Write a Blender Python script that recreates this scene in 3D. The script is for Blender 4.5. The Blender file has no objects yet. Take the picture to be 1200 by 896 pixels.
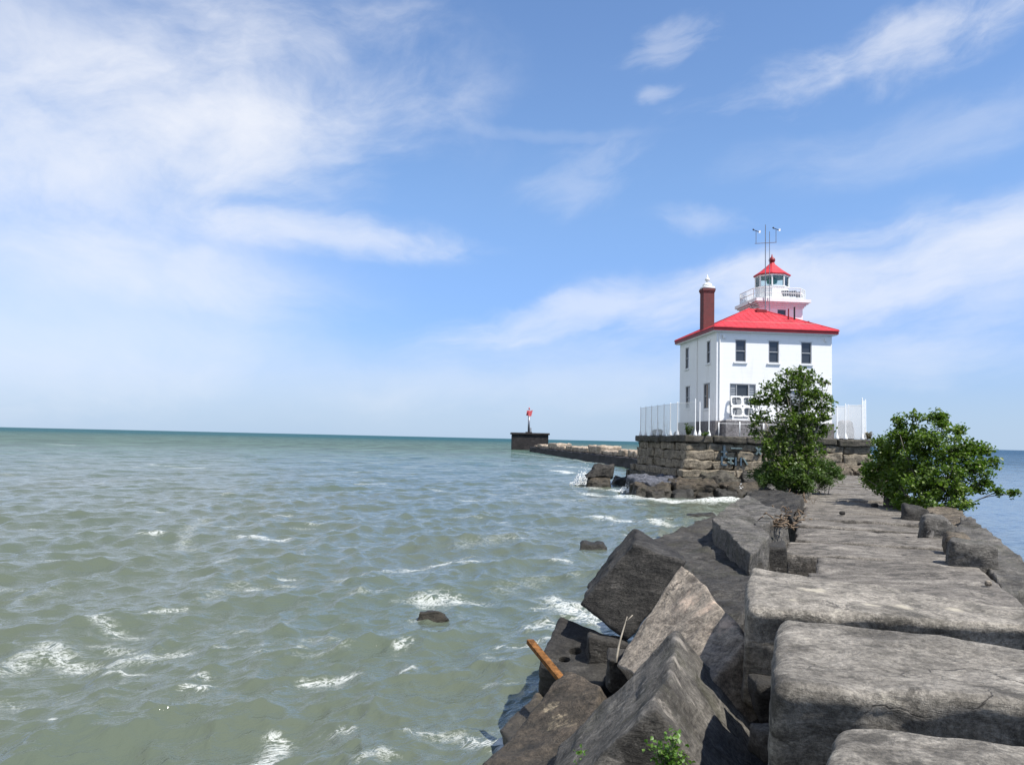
import bpy, math, random
import numpy as np
from mathutils import Vector, Matrix

random.seed(7)
SC = bpy.context.scene
COL = SC.collection

# ------------------------------------------------------------------ camera, sky, sun, exposure
EYE = 4.0                                   # metres above the lake
FOC, PITCH, ROLL = 975.0, math.radians(3.86), math.radians(1.3)
cam_d = bpy.data.cameras.new('camera'); cam = bpy.data.objects.new('camera', cam_d); COL.objects.link(cam)
cam_d.sensor_width = 36; cam_d.lens = 36 * FOC / 1200; cam_d.clip_start = 0.1; cam_d.clip_end = 60000
CAM_M = Matrix.Rotation(math.pi/2 + PITCH, 3, 'X') @ Matrix.Rotation(ROLL, 3, 'Z')
cam.matrix_world = Matrix.Translation((0, 0, EYE)) @ CAM_M.to_4x4()
SC.camera = cam

SUN_EL = math.radians(56); SUN_AZ = math.atan2(0.84, -0.54)      # azimuth from +Y towards +X
sun_dir = Vector((math.cos(SUN_EL)*math.sin(SUN_AZ), math.cos(SUN_EL)*math.cos(SUN_AZ), math.sin(SUN_EL)))
sl = bpy.data.lights.new('sun', 'SUN'); sl.energy = 4.35; sl.angle = math.radians(0.55); sl.color = (1.0, 0.955, 0.89)
so = bpy.data.objects.new('sun', sl); COL.objects.link(so); so.rotation_euler = sun_dir.to_track_quat('Z', 'Y').to_euler()
SKY_STRENGTH = 0.10
SC.view_settings.view_transform = 'Standard'; SC.view_settings.look = 'None'
SC.view_settings.exposure = 0.75; SC.view_settings.gamma = 1; SC.view_settings.use_curve_mapping = False

class NT:
    """small helper round a node tree"""
    def __init__(s, tree): s.t = tree; s.n = tree.nodes; s.l = tree.links
    def add(s, typ, **kw):
        n = s.n.new(typ)
        for k, v in kw.items(): setattr(n, k, v)
        return n
    def put(s, sock, v):
        if hasattr(v, 'is_output') or hasattr(v, 'links'): s.l.new(v, sock)
        else: sock.default_value = v
    def math(s, op, a, b=None, c=None, clamp=False):
        n = s.add('ShaderNodeMath', operation=op); n.use_clamp = clamp
        s.put(n.inputs[0], a)
        if b is not None: s.put(n.inputs[1], b)
        if c is not None: s.put(n.inputs[2], c)
        return n.outputs[0]
    def vmath(s, op, a, b=None):
        n = s.add('ShaderNodeVectorMath', operation=op); s.put(n.inputs[0], a)
        if b is not None:
            s.put(n.inputs[3] if op == 'SCALE' else n.inputs[1], b)
        return n.outputs[1] if op in ('DOT_PRODUCT', 'LENGTH') else n.outputs[0]
    def noise(s, vec, scale, detail=4, rough=0.55, dist=0.0):
        n = s.add('ShaderNodeTexNoise'); s.put(n.inputs['Vector'], vec)
        n.inputs['Scale'].default_value = scale; n.inputs['Detail'].default_value = detail
        n.inputs['Roughness'].default_value = rough; n.inputs['Distortion'].default_value = dist
        return n.outputs[0]
    def step(s, x, lo, hi, a=0.0, b=1.0):
        n = s.add('ShaderNodeMapRange', interpolation_type='SMOOTHSTEP'); s.put(n.inputs[0], x)
        n.inputs[1].default_value = lo; n.inputs[2].default_value = hi; n.inputs[3].default_value = a; n.inputs[4].default_value = b
        return n.outputs[0]
    def mix(s, f, a, b, mode='MIX'):
        n = s.add('ShaderNodeMix', data_type='RGBA', blend_type=mode); s.put(n.inputs[0], f)
        s.put(n.inputs[6], a if not isinstance(a, tuple) else (*a, 1)[:4]); s.put(n.inputs[7], b if not isinstance(b, tuple) else (*b, 1)[:4])
        return n.outputs[2]
    def scale(s, vec, k):
        return s.vmath('MULTIPLY', vec, k)

def build_world():
    w = bpy.data.worlds.new('World'); SC.world = w; w.use_nodes = True
    N = NT(w.node_tree); N.n.clear()
    out = N.add('ShaderNodeOutputWorld'); bg = N.add('ShaderNodeBackground')
    sky = N.add('ShaderNodeTexSky', sky_type='NISHITA'); sky.sun_disc = False
    sky.sun_elevation = SUN_EL; sky.sun_rotation = SUN_AZ
    sky.altitude = 0; sky.air_density = 1.0; sky.dust_density = 0.35; sky.ozone_density = 2.2
    tc = N.add('ShaderNodeTexCoord'); sep = N.add('ShaderNodeSeparateXYZ'); N.l.new(tc.outputs['Generated'], sep.inputs[0])
    x, y, z = sep.outputs
    az = N.math('ARCTAN2', x, y)
    hor = N.math('SQRT', N.math('ADD', N.math('MULTIPLY', x, x), N.math('MULTIPLY', y, y)))
    el = N.math('ARCTAN2', z, hor)
    comb = N.add('ShaderNodeCombineXYZ'); N.l.new(az, comb.inputs[0]); N.l.new(el, comb.inputs[1])
    ae = comb.outputs[0]
    warp = N.noise(ae, 3.2, 5, 0.6)
    warp2 = N.noise(N.vmath('ADD', ae, (7.3, 2.1, 0)), 3.2, 5, 0.6)
    dx = N.math('MULTIPLY', N.math('SUBTRACT', warp, 0.5), 0.13); dy = N.math('MULTIPLY', N.math('SUBTRACT', warp2, 0.5), 0.08)
    azw = N.math('ADD', az, dx); elw = N.math('ADD', el, dy)
    # each cloud bank: azimuth, elevation, half length, half width (radians), tilt, density
    def cloud(a, e, L, W, tilt, dens, stre=3.0, sc=6.0, lo=0.30, hi=0.75, seed=0.0):
        da = N.math('SUBTRACT', azw, a); de = N.math('SUBTRACT', elw, e)
        c, s_ = math.cos(tilt), math.sin(tilt)
        p = N.math('ADD', N.math('MULTIPLY', da, c), N.math('MULTIPLY', de, s_))
        q = N.math('SUBTRACT', N.math('MULTIPLY', de, c), N.math('MULTIPLY', da, s_))
        pn = N.math('DIVIDE', p, L); qn = N.math('DIVIDE', q, W)
        r2 = N.math('ADD', N.math('MULTIPLY', pn, pn), N.math('MULTIPLY', qn, qn))
        g = N.math('POWER', 2.718, N.math('MULTIPLY', r2, -1.0))
        cc = N.add('ShaderNodeCombineXYZ'); N.l.new(N.math('MULTIPLY', p, 1.0), cc.inputs[0]); N.l.new(N.math('MULTIPLY', q, stre), cc.inputs[1]); cc.inputs[2].default_value = seed
        nz = N.noise(cc.outputs[0], sc, 9, 0.60, 0.35)
        m = N.step(N.math('ADD', nz, N.math('MULTIPLY', N.math('SUBTRACT', g, 0.5), 0.42)), lo, hi)
        return N.math('MULTIPLY', N.math('MULTIPLY', m, dens), N.step(g, 0.02, 0.45))
    def px(xx, yy): return (math.atan((xx-600)/FOC), math.atan((513.8 + 0.0227*(xx-600) - yy)/FOC * math.cos(math.atan((xx-600)/FOC))))
    banks = [
        (*px(230, 95), 0.265, 0.125, 0.14, 0.88, 1.9, 4.6, .31, .90, 0.0),
        (*px(90, 180), 0.22, 0.085, -0.1, 0.6, 1.8, 5.0, .35, .85, 3.0),
        (*px(150, 310), 0.22, 0.040, -0.15, 0.5, 2.2, 4.0, .28, .85, 5.0),
        (*px(380, 275), 0.15, 0.024, -0.05, 0.62, 2.5, 6.0, .28, .85, 7.0),
        (*px(30, 350), 0.28, 0.13, 0.0, 0.52, 2.0, 3.0, .20, .9, 9.0),
        (*px(720, 362), 0.24, 0.026, 0.20, 0.55, 3.5, 6.0, .26, .85, 11.0),
        (*px(1010, 318), 0.26, 0.048, 0.22, 0.64, 3.2, 5.0, .26, .80, 13.0),
        (*px(1180, 310), 0.16, 0.060, 0.18, 0.5, 3.0, 5.0, .25, .85, 14.0),
        (*px(1060, 45), 0.20, 0.036, 0.20, 0.62, 2.6, 9.0, .33, .90, 15.0),
        (*px(780, 32), 0.055, 0.022, 0.15, 0.30, 3.0, 14.0, .33, .85, 17.0),
        (*px(768, 100), 0.028, 0.012, 0.05, 0.30, 3.0, 16.0, .30, .85, 19.0),
        (*px(685, 205), 0.075, 0.040, 0.35, 0.24, 2.2, 10.0, .30, .85, 21.0),
        (*px(640, 150), 0.12, 0.006, 0.0, 0.10, 3.0, 8.0, .15, .8, 23.0),
        (*px(1080, 150), 0.18, 0.030, 0.12, 0.26, 3.0, 6.0, .25, .9, 25.0),
        (*px(1040, 425), 0.24, 0.030, 0.03, 0.40, 3.0, 5.0, .20, .9, 27.0),
        (*px(640, 440), 0.26, 0.036, 0.05, 0.30, 3.0, 5.0, .20, .9, 29.0),
        (*px(830, 260), 0.06, 0.016, -0.1, 0.34, 2.5, 9.0, .25, .9, 31.0),
        (*px(200, 440), 0.5, 0.05, 0.0, 0.16, 2.0, 3.0, .10, .9, 33.0),
    ]
    banks += [(-1.45, .50, .75, .42, 0.0, .85, 1.5, 3.0, .1, .7, 41.0), (-2.7, .6, .7, .45, 0.0, .8, 1.5, 3.0, .1, .7, 43.0), (1.9, .5, .6, .4, 0.0, .5, 1.5, 3.0, .2, .8, 45.0)]  # added banks centred out of view, brightening the fill on shaded faces
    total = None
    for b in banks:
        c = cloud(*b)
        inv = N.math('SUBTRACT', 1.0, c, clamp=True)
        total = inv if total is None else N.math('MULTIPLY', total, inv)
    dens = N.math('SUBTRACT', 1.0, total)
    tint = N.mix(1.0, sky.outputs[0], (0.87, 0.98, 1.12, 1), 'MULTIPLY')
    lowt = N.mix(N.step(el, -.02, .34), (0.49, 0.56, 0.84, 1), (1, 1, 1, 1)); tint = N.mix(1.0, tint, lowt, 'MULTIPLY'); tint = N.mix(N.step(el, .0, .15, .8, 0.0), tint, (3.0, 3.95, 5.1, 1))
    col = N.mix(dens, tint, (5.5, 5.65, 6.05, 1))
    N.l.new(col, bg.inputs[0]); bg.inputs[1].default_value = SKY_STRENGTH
    N.l.new(bg.outputs[0], out.inputs[0])
build_world()

# ------------------------------------------------------------------ places
def ray(px, py):
    return CAM_M @ Vector(((px-600)/FOC, -(py-448)/FOC, -1))
def U(px, py, d):                        # the point seen at a pixel of the photograph, d metres north of the viewer
    r = ray(px, py); return Vector((0, 0, EYE)) + r * (d / r.y)
def Zp(px, py, z):                       # ... or at a height
    r = ray(px, py); return Vector((0, 0, EYE)) + r * ((z-EYE) / r.z)
FWD = Vector((0.347, 0.938, 0)); RGT = Vector((0.938, -0.347, 0))     # along and across the breakwater
def BW(a, s, z): return RGT*a + FWD*s + Vector((0, 0, z))
LH_O = Vector((16.75, 68.0, 0)); LH_A = math.radians(5.7)
LU = Vector((math.cos(LH_A), math.sin(LH_A), 0)); LV = Vector((-math.sin(LH_A), math.cos(LH_A), 0))
def LH(u, v, z): return LH_O + LU*u + LV*v + Vector((0, 0, z))

# ------------------------------------------------------------------ numpy noise
_rng = np.random.default_rng(3)
_perm = _rng.permutation(256); _perm = np.concatenate([_perm, _perm, _perm])
_grad = _rng.normal(size=(256, 3)); _grad /= np.linalg.norm(_grad, axis=1)[:, None]
def perlin(p):
    p = np.asarray(p, float); i = np.floor(p).astype(int); f = p - i; i &= 255
    u = f*f*f*(f*(f*6-15)+10); r = 0
    for a in (0, 1):
        for b in (0, 1):
            for c in (0, 1):
                h = _perm[_perm[_perm[i[:, 0]+a]+i[:, 1]+b]+i[:, 2]+c]
                g = _grad[h & 255]; d = ((f - (a, b, c))*g).sum(1)
                r = r + d*np.abs(1-a-u[:, 0])*np.abs(1-b-u[:, 1])*np.abs(1-c-u[:, 2])
    return r
def fbm(p, o=4):
    r = 0; k = 1.0
    for _ in range(o): r = r + perlin(p)*k; p = p*2.03+11.7; k *= .5
    return r

# ------------------------------------------------------------------ materials
def new_mat(name):
    m = bpy.data.materials.new(name); m.use_nodes = True
    N = NT(m.node_tree); N.n.clear()
    N.out = N.add('ShaderNodeOutputMaterial'); N.b = N.add('ShaderNodeBsdfPrincipled')
    N.l.new(N.b.outputs[0], N.out.inputs[0]); return m, N

def simple(name, col, rough=0.5, metal=0.0, var=0.12, scale=3.0, bump=0.0, spec=0.4):
    m, N = new_mat(name); tc = N.add('ShaderNodeTexCoord').outputs['Object']
    n1 = N.noise(tc, scale, 6, 0.65); n2 = N.noise(tc, scale*9, 4, 0.6)
    k = N.math('ADD', N.math('MULTIPLY', n1, .7), N.math('MULTIPLY', n2, .3))
    f = N.step(k, .3, .7)
    lo = tuple(c*(1-var*1.6) for c in col); hi = tuple(min(1, c*(1+var)) for c in col)
    N.l.new(N.mix(f, lo, hi), N.b.inputs['Base Color'])
    N.b.inputs['Roughness'].default_value = rough; N.b.inputs['Metallic'].default_value = metal
    N.b.inputs['Specular IOR Level'].default_value = spec
    if bump:
        bp = N.add('ShaderNodeBump'); bp.inputs['Strength'].default_value = bump; bp.inputs['Distance'].default_value = .02
        N.l.new(k, bp.inputs['Height']); N.l.new(bp.outputs[0], N.b.inputs['Normal'])
    return m

def stone(name, dark, mid, light, spot=(0.42, 0.39, 0.34), spots=0.5, streak=(1, 1, 4), scale=1.0, moss=0.0, wet=0.7, rough=.85, bump=0.7, scars=(), scar_col=(.56, .47, .36)):
    m, N = new_mat(name)
    geo = N.add('ShaderNodeNewGeometry').outputs['Position']
    oi = N.add('ShaderNodeObjectInfo').outputs['Random']
    off = N.add('ShaderNodeCombineXYZ'); N.l.new(N.math('MULTIPLY', oi, 37.0), off.inputs[0]); N.l.new(N.math('MULTIPLY', oi, 91.0), off.inputs[2])
    tc = N.add('ShaderNodeTexCoord').outputs['Object']
    v = N.vmath('ADD', tc, off.outputs[0])
    if scale != 1: v = N.scale(v, (scale,)*3)
    big = N.noise(v, .9, 5, .6, .6); med = N.noise(v, 4.5, 6, .68, .3); fine = N.noise(v, 26, 8, .80)
    sv = N.scale(v, streak); bed = N.noise(sv, 2.6, 6, .66, .8)
    base = N.math('ADD', N.math('ADD', N.math('MULTIPLY', big, .34), N.math('MULTIPLY', med, .33)), N.math('MULTIPLY', bed, .33))
    c = N.mix(N.step(base, .40, .53), dark, mid)
    c = N.mix(N.step(base, .50, .63), c, light)
    # pitted grain
    grain = N.step(fine, .32, .70, .38, 1.62)
    gc = N.add('ShaderNodeCombineColor'); [N.l.new(grain, gc.inputs[i]) for i in range(3)]
    c = N.mix(.85, c, gc.outputs[0], 'MULTIPLY')
    # bleached scars, droppings
    sp = N.noise(N.vmath('ADD', v, (5.2, 9.1, 1.7)), 3.4, 8, .72, .5)
    c = N.mix(N.math('MULTIPLY', N.step(sp, .625, .69), spots), c, spot)
    # open cracks
    vc = N.add('ShaderNodeTexVoronoi', feature='DISTANCE_TO_EDGE')
    wob = N.add('ShaderNodeTexNoise'); N.l.new(v, wob.inputs['Vector']); wob.inputs['Scale'].default_value = 2.6; wob.inputs['Detail'].default_value = 5
    N.l.new(N.vmath('ADD', N.scale(v, (.55, .55, .9)), N.scale(wob.outputs[1], (.5, .5, .5))), vc.inputs['Vector']); vc.inputs['Scale'].default_value = .95
    crk = N.math('MULTIPLY', N.step(vc.outputs['Distance'], .002, .010, 1, 0), N.step(big, .50, .60))
    c = N.mix(N.math('MULTIPLY', crk, .65), c, (.018, .016, .014))
    # black lichen blotches
    lc = N.noise(N.vmath('ADD', v, (15.2, 3.1, 8.7)), 2.2, 9, .75, .2)
    c = N.mix(N.math('MULTIPLY', N.step(lc, .54, .62), .7), c, tuple(x*.5 for x in dark))
    if moss:
        ms = N.noise(N.vmath('ADD', v, (1.2, 33.1, 4.7)), 1.7, 7, .7)
        c = N.mix(N.math('MULTIPLY', N.step(ms, .5, .66), moss), c, (0.055, 0.058, 0.022))
    for (sx, sy, sz, sr) in scars:      # fresh breaks in the crust
        dd = N.vmath('LENGTH', N.vmath('SUBTRACT', geo, (sx, sy, sz)))
        dd = N.math('ADD', dd, N.math('ADD', N.math('MULTIPLY', N.math('SUBTRACT', sp, .5), sr*5.0), N.math('MULTIPLY', N.math('SUBTRACT', fine, .5), sr*2.2)))
        c = N.mix(N.math('MULTIPLY', N.step(dd, sr*.25, sr*1.15, 1, 0), .75), c, scar_col)
    if wet:      # splash zone by the water: algae-black and glossy
        zz = N.add('ShaderNodeSeparateXYZ'); N.l.new(geo, zz.inputs[0])
        wz = N.step(N.math('ADD', zz.outputs[2], N.math('MULTIPLY', N.math('SUBTRACT', med, .5), .9)), .2, 1.25, 1, 0)
        wz = N.math('MULTIPLY', wz, wet)
        c = N.mix(wz, c, (0.022, 0.021, 0.016))
        N.l.new(N.math('SUBTRACT', rough, N.math('MULTIPLY', wz, .5)), N.b.inputs['Roughness'])
    else: N.b.inputs['Roughness'].default_value = rough
    N.l.new(c, N.b.inputs['Base Color']); N.b.inputs['Specular IOR Level'].default_value = .3
    vo = N.add('ShaderNodeTexVoronoi'); N.l.new(v, vo.inputs['Vector']); vo.inputs['Scale'].default_value = 11
    pits = N.step(vo.outputs['Distance'], .0, .28)
    h = N.math('ADD', N.math('ADD', N.math('MULTIPLY', med, .9), N.math('MULTIPLY', bed, 1.0)), N.math('SUBTRACT', N.math('ADD', N.math('MULTIPLY', fine, .55), N.math('MULTIPLY', pits, .10)), N.math('MULTIPLY', crk, .35)))
    bp = N.add('ShaderNodeBump'); bp.inputs['Strength'].default_value = bump; bp.inputs['Distance'].default_value = .085
    N.l.new(h, bp.inputs['Height']); N.l.new(bp.outputs[0], N.b.inputs['Normal'])
    return m

M = {}
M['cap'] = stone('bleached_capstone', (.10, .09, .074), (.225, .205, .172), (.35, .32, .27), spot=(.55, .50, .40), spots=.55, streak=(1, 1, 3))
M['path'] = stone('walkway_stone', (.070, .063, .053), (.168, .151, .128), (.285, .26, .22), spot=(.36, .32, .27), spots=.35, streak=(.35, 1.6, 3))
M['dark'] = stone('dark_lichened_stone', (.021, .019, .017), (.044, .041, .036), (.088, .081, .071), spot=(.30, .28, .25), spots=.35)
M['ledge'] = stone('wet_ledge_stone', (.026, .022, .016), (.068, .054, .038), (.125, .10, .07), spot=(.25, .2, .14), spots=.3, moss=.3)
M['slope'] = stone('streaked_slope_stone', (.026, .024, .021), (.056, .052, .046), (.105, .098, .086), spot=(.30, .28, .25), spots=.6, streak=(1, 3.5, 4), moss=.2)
M['grey'] = stone('grey_slope_stone', (.052, .048, .042), (.115, .107, .094), (.20, .185, .16), spot=(.38, .35, .31), spots=.6, moss=.25)
M['pale'] = stone('pale_split_stone', (.12, .10, .08), (.28, .24, .19), (.42, .355, .28), spot=(.55, .44, .33), spots=.6)
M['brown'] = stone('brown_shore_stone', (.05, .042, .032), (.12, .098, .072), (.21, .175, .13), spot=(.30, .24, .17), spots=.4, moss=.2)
M['pier'] = stone('pier_limestone', (.10, .085, .062), (.23, .195, .145), (.36, .31, .235), spot=(.42, .37, .29), spots=.4, streak=(.5, .5, 3), moss=.2, wet=.3)
M['pier_dark'] = stone('pier_stained_stone', (.035, .032, .026), (.075, .068, .055), (.13, .115, .09), spots=.3, moss=.35, wet=.3)
M['found'] = stone('foundation_stone', (.12, .115, .115), (.20, .19, .19), (.27, .26, .26), spots=.2, wet=0, bump=.4)
def wall_mat():
    m, N = new_mat('white_painted_masonry'); tc = N.add('ShaderNodeTexCoord').outputs['Object']
    a = N.noise(N.scale(tc, (1, 1, .16)), 1.6, 6, .7, .3); b = N.noise(tc, .5, 5, .65, .4); f = N.noise(tc, 14, 4, .6)
    c = N.mix(N.math('MULTIPLY', N.step(a, .52, .72), .34), (.81, .81, .80), (.56, .54, .49))
    c = N.mix(N.math('MULTIPLY', N.step(b, .55, .70), .22), c, (.66, .66, .66))
    N.l.new(c, N.b.inputs['Base Color']); N.b.inputs['Roughness'].default_value = .65
    z = N.add('ShaderNodeSeparateXYZ'); N.l.new(tc, z.inputs[0]); row = N.step(N.math('ABSOLUTE', N.math('SUBTRACT', N.math('FRACT', N.math('MULTIPLY', z.outputs[2], 2.6)), .5)), .0, .06)
    bp = N.add('ShaderNodeBump'); bp.inputs['Strength'].default_value = .35; bp.inputs['Distance'].default_value = .02
    N.l.new(N.math('ADD', N.math('MULTIPLY', row, .5), f), bp.inputs['Height']); N.l.new(bp.outputs[0], N.b.inputs['Normal']); return m
M['white'] = wall_mat()
M['trim'] = simple('white_trim_paint', (.78, .78, .76), .5, var=.05)
M['red'] = simple('red_roof_paint', (.52, .034, .044), .55, var=.24, scale=1.1, bump=.08)
M['dred'] = simple('dark_red_trim', (.20, .012, .016), .5, var=.15)
M['black'] = simple('black_iron', (.022, .022, .024), .5)
M['steel'] = simple('grey_galvanised_steel', (.22, .23, .26), .4, .5)
M['grey_paint'] = simple('grey_shutter_paint', (.30, .32, .34), .6)
M['frame'] = simple('grey_window_frame', (.34, .35, .36), .5)
M['board'] = simple('weathered_board', (.22, .15, .10), .8, var=.2)
M['rust'] = simple('orange_rust', (.19, .085, .026), .9, var=.55, scale=9, bump=.5, spec=.2)
M['bark'] = simple('grey_bark', (.13, .115, .095), .9, var=.3, scale=6, bump=.5, spec=.2)
M['pale_bark'] = simple('dead_branch_wood', (.30, .27, .22), .85, var=.25, scale=6, spec=.2)
M['drift'] = simple('driftwood', (.17, .125, .085), .9, var=.5, scale=5, spec=.2)
M['blue_paint'] = simple('blue_spray_paint', (.05, .085, .115), .7, var=.3, scale=4)
M['teal_paint'] = simple('pale_blue_spray_paint', (.13, .18, .185), .7, var=.3, scale=4)
M['beacon_red'] = simple('red_daymark_panel', (.55, .10, .11), .5)
M['concrete'] = stone('old_concrete_wall', (.15, .12, .09), (.36, .29, .215), (.54, .46, .36), spot=(.32, .13, .05), spots=.9, scale=.3, wet=.15)
M['concrete_dark'] = stone('tarred_concrete', (.018, .016, .016), (.032, .028, .028), (.055, .048, .046), spot=(.22, .19, .22), spots=.35, scale=.3, wet=.2)

def scar_at(*l): return [(*(Zp(x, y, z) if f else U(x, y, z)), r) for (x, y, z, r, f) in l]
CAPA = ((.11, .10, .082), (.26, .236, .197), (.38, .345, .29))
M['cap_scar'] = stone('bleached_capstone_with_scars', *CAPA, spot=(.55, .50, .40), spots=.55, streak=(1, 1, 3), scar_col=(.50, .45, .35),
    scars=scar_at((951, 689, 2.56, .13, 1), (985, 706, 2.52, .05, 1), (1020, 709, 2.51, .07, 1), (1060, 712, 2.49, .10, 1), (1120, 714, 2.47, .09, 1), (930, 705, 2.52, .05, 1)))
M['pale_scar'] = stone('pale_split_stone_pink_streak', (.12, .10, .08), (.28, .24, .19), (.42, .355, .28), spot=(.55, .44, .33), spots=.6, scar_col=(.60, .46, .35),
    scars=scar_at((800, 695, 10.3, .22, 0), (820, 712, 9.7, .2, 0), (845, 730, 9.1, .18, 0), (775, 690, 10.5, .15, 0)))
M['ridge_scar'] = stone('grey_ridge_stone_chipped', (.048, .044, .038), (.108, .10, .087), (.185, .172, .150), spot=(.38, .35, .31), spots=.6, moss=.25, scar_col=(.34, .31, .265),
    scars=scar_at((802, 748, 8.2, .10, 0), (799, 775, 7.6, .10, 0), (790, 800, 7.2, .09, 0), (772, 832, 6.5, .12, 0), (748, 862, 6.3, .10, 0), (722, 885, 6.3, .10, 0)))
M['brown_scar'] = stone('brown_stone_cream_scar', (.04, .034, .025), (.085, .068, .05), (.15, .12, .09), spot=(.30, .24, .17), spots=.4, scar_col=(.50, .41, .27),
    scars=scar_at((648, 838, 9.7, .13, 0), (657, 852, 9.4, .14, 0), (664, 862, 9.25, .12, 0)))

def glass_mat(name, col, rough=.06):
    m, N = new_mat(name); N.b.inputs['Base Color'].default_value = (*col, 1); N.b.inputs['Roughness'].default_value = rough
    N.b.inputs['Specular IOR Level'].default_value = .6; return m
M['pane'] = glass_mat('dark_window_glass', (.035, .040, .048))
def clear_glass():
    m, N = new_mat('lantern_glass'); tr = N.add('ShaderNodeBsdfTransparent'); tr.inputs[0].default_value = (.86, .95, .93, 1)
    gl = N.add('ShaderNodeBsdfGlossy'); gl.inputs['Roughness'].default_value = .03; fr = N.add('ShaderNodeFresnel'); fr.inputs[0].default_value = 1.5
    mx = N.add('ShaderNodeMixShader'); N.l.new(fr.outputs[0], mx.inputs[0]); N.l.new(tr.outputs[0], mx.inputs[1]); N.l.new(gl.outputs[0], mx.inputs[2])
    N.l.new(mx.outputs[0], N.out.inputs[0]); N.n.remove(N.b); return m
M['glass'] = clear_glass()
M['lens'] = simple('green_lens', (.16, .42, .36), .15, var=.1)
def mesh_mat():      # chain link: woven white wire, the gaps see-through
    m, N = new_mat('white_chain_link'); tc = N.add('ShaderNodeTexCoord').outputs['UV']
    sp = N.add('ShaderNodeSeparateXYZ'); N.l.new(tc, sp.inputs[0])
    def band(s): 
        q = N.math('MULTIPLY', N.math('ADD', sp.outputs[0], N.math('MULTIPLY', sp.outputs[1], s)), 1/.09)
        fr = N.math('ABSOLUTE', N.math('SUBTRACT', N.math('FRACT', q), .5)); return N.math('LESS_THAN', fr, .15)
    w = N.math('MAXIMUM', band(1.0), band(-1.0))
    N.b.inputs['Base Color'].default_value = (.78, .78, .76, 1); N.b.inputs['Roughness'].default_value = .5
    tr = N.add('ShaderNodeBsdfTransparent'); mx = N.add('ShaderNodeMixShader')
    N.l.new(w, mx.inputs[0]); N.l.new(tr.outputs[0], mx.inputs[1]); N.l.new(N.b.outputs[0], mx.inputs[2]); N.l.new(mx.outputs[0], N.out.inputs[0]); return m
M['link'] = mesh_mat()
def leaf_mat(name, a, b, c, trans=.30):
    m, N = new_mat(name)
    at = N.add('ShaderNodeAttribute'); at.attribute_name = 'leaf_tone'
    col = N.mix(N.step(at.outputs['Fac'], 0, .55), a, b); col = N.mix(N.step(at.outputs['Fac'], .6, 1), col, c)
    N.l.new(col, N.b.inputs['Base Color']); N.b.inputs['Roughness'].default_value = .42; N.b.inputs['Specular IOR Level'].default_value = .35
    tl = N.add('ShaderNodeBsdfTranslucent'); N.l.new(N.mix(1, col, (1.1, 1.35, .5, 1), 'MULTIPLY'), tl.inputs[0])
    mx = N.add('ShaderNodeMixShader'); mx.inputs[0].default_value = trans
    N.l.new(N.b.outputs[0], mx.inputs[1]); N.l.new(tl.outputs[0], mx.inputs[2]); N.l.new(mx.outputs[0], N.out.inputs[0]); return m
M['leaf'] = leaf_mat('cottonwood_leaf', (.048, .082, .016), (.086, .134, .028), (.165, .21, .058), .38)
M['leaf_bush'] = leaf_mat('bush_leaf', (.050, .088, .013), (.092, .150, .024), (.165, .215, .05), .38)
M['willow'] = leaf_mat('willow_leaf', (.040, .075, .018), (.070, .12, .030), (.11, .15, .05))
M['weed'] = leaf_mat('weed_leaf', (.05, .11, .015), (.09, .18, .03), (.14, .22, .05))
M['dry'] = leaf_mat('dry_grass', (.16, .12, .06), (.22, .17, .09), (.30, .24, .14), .2)

# ------------------------------------------------------------------ object helpers
def tag(o, label=None, cat=None, group=None, kind=None):
    if label: o['label'] = label
    if cat: o['category'] = cat
    if group: o['group'] = group
    if kind: o['kind'] = kind
    return o
def empty(name, loc, rz=0.0, **kw):
    o = bpy.data.objects.new(name, None); COL.objects.link(o); o.location = loc; o.rotation_euler = (0, 0, rz); o.empty_display_size = .3
    return tag(o, **kw)
def link_mesh(name, verts, faces, mat, parent=None, smooth=False, origin=None):
    """verts in world space (or in the parent's space when there is a parent)"""
    me = bpy.data.meshes.new(name)
    V = np.asarray(verts, float)
    if origin is not None: V = V - np.asarray(origin, float)
    me.from_pydata([tuple(v) for v in V], [], [tuple(int(i) for i in f) for f in faces]); me.update()
    if smooth: me.polygons.foreach_set('use_smooth', [True]*len(me.polygons))
    me.materials.append(mat)
    o = bpy.data.objects.new(name, me); COL.objects.link(o)
    if parent: o.parent = parent
    if origin is not None: o.location = origin
    return o
def copy_tree(o, parent=None):
    c = o.copy(); COL.objects.link(c)
    if parent: c.parent = parent
    for ch in list(o.children): copy_tree(ch, c)
    return c

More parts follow.
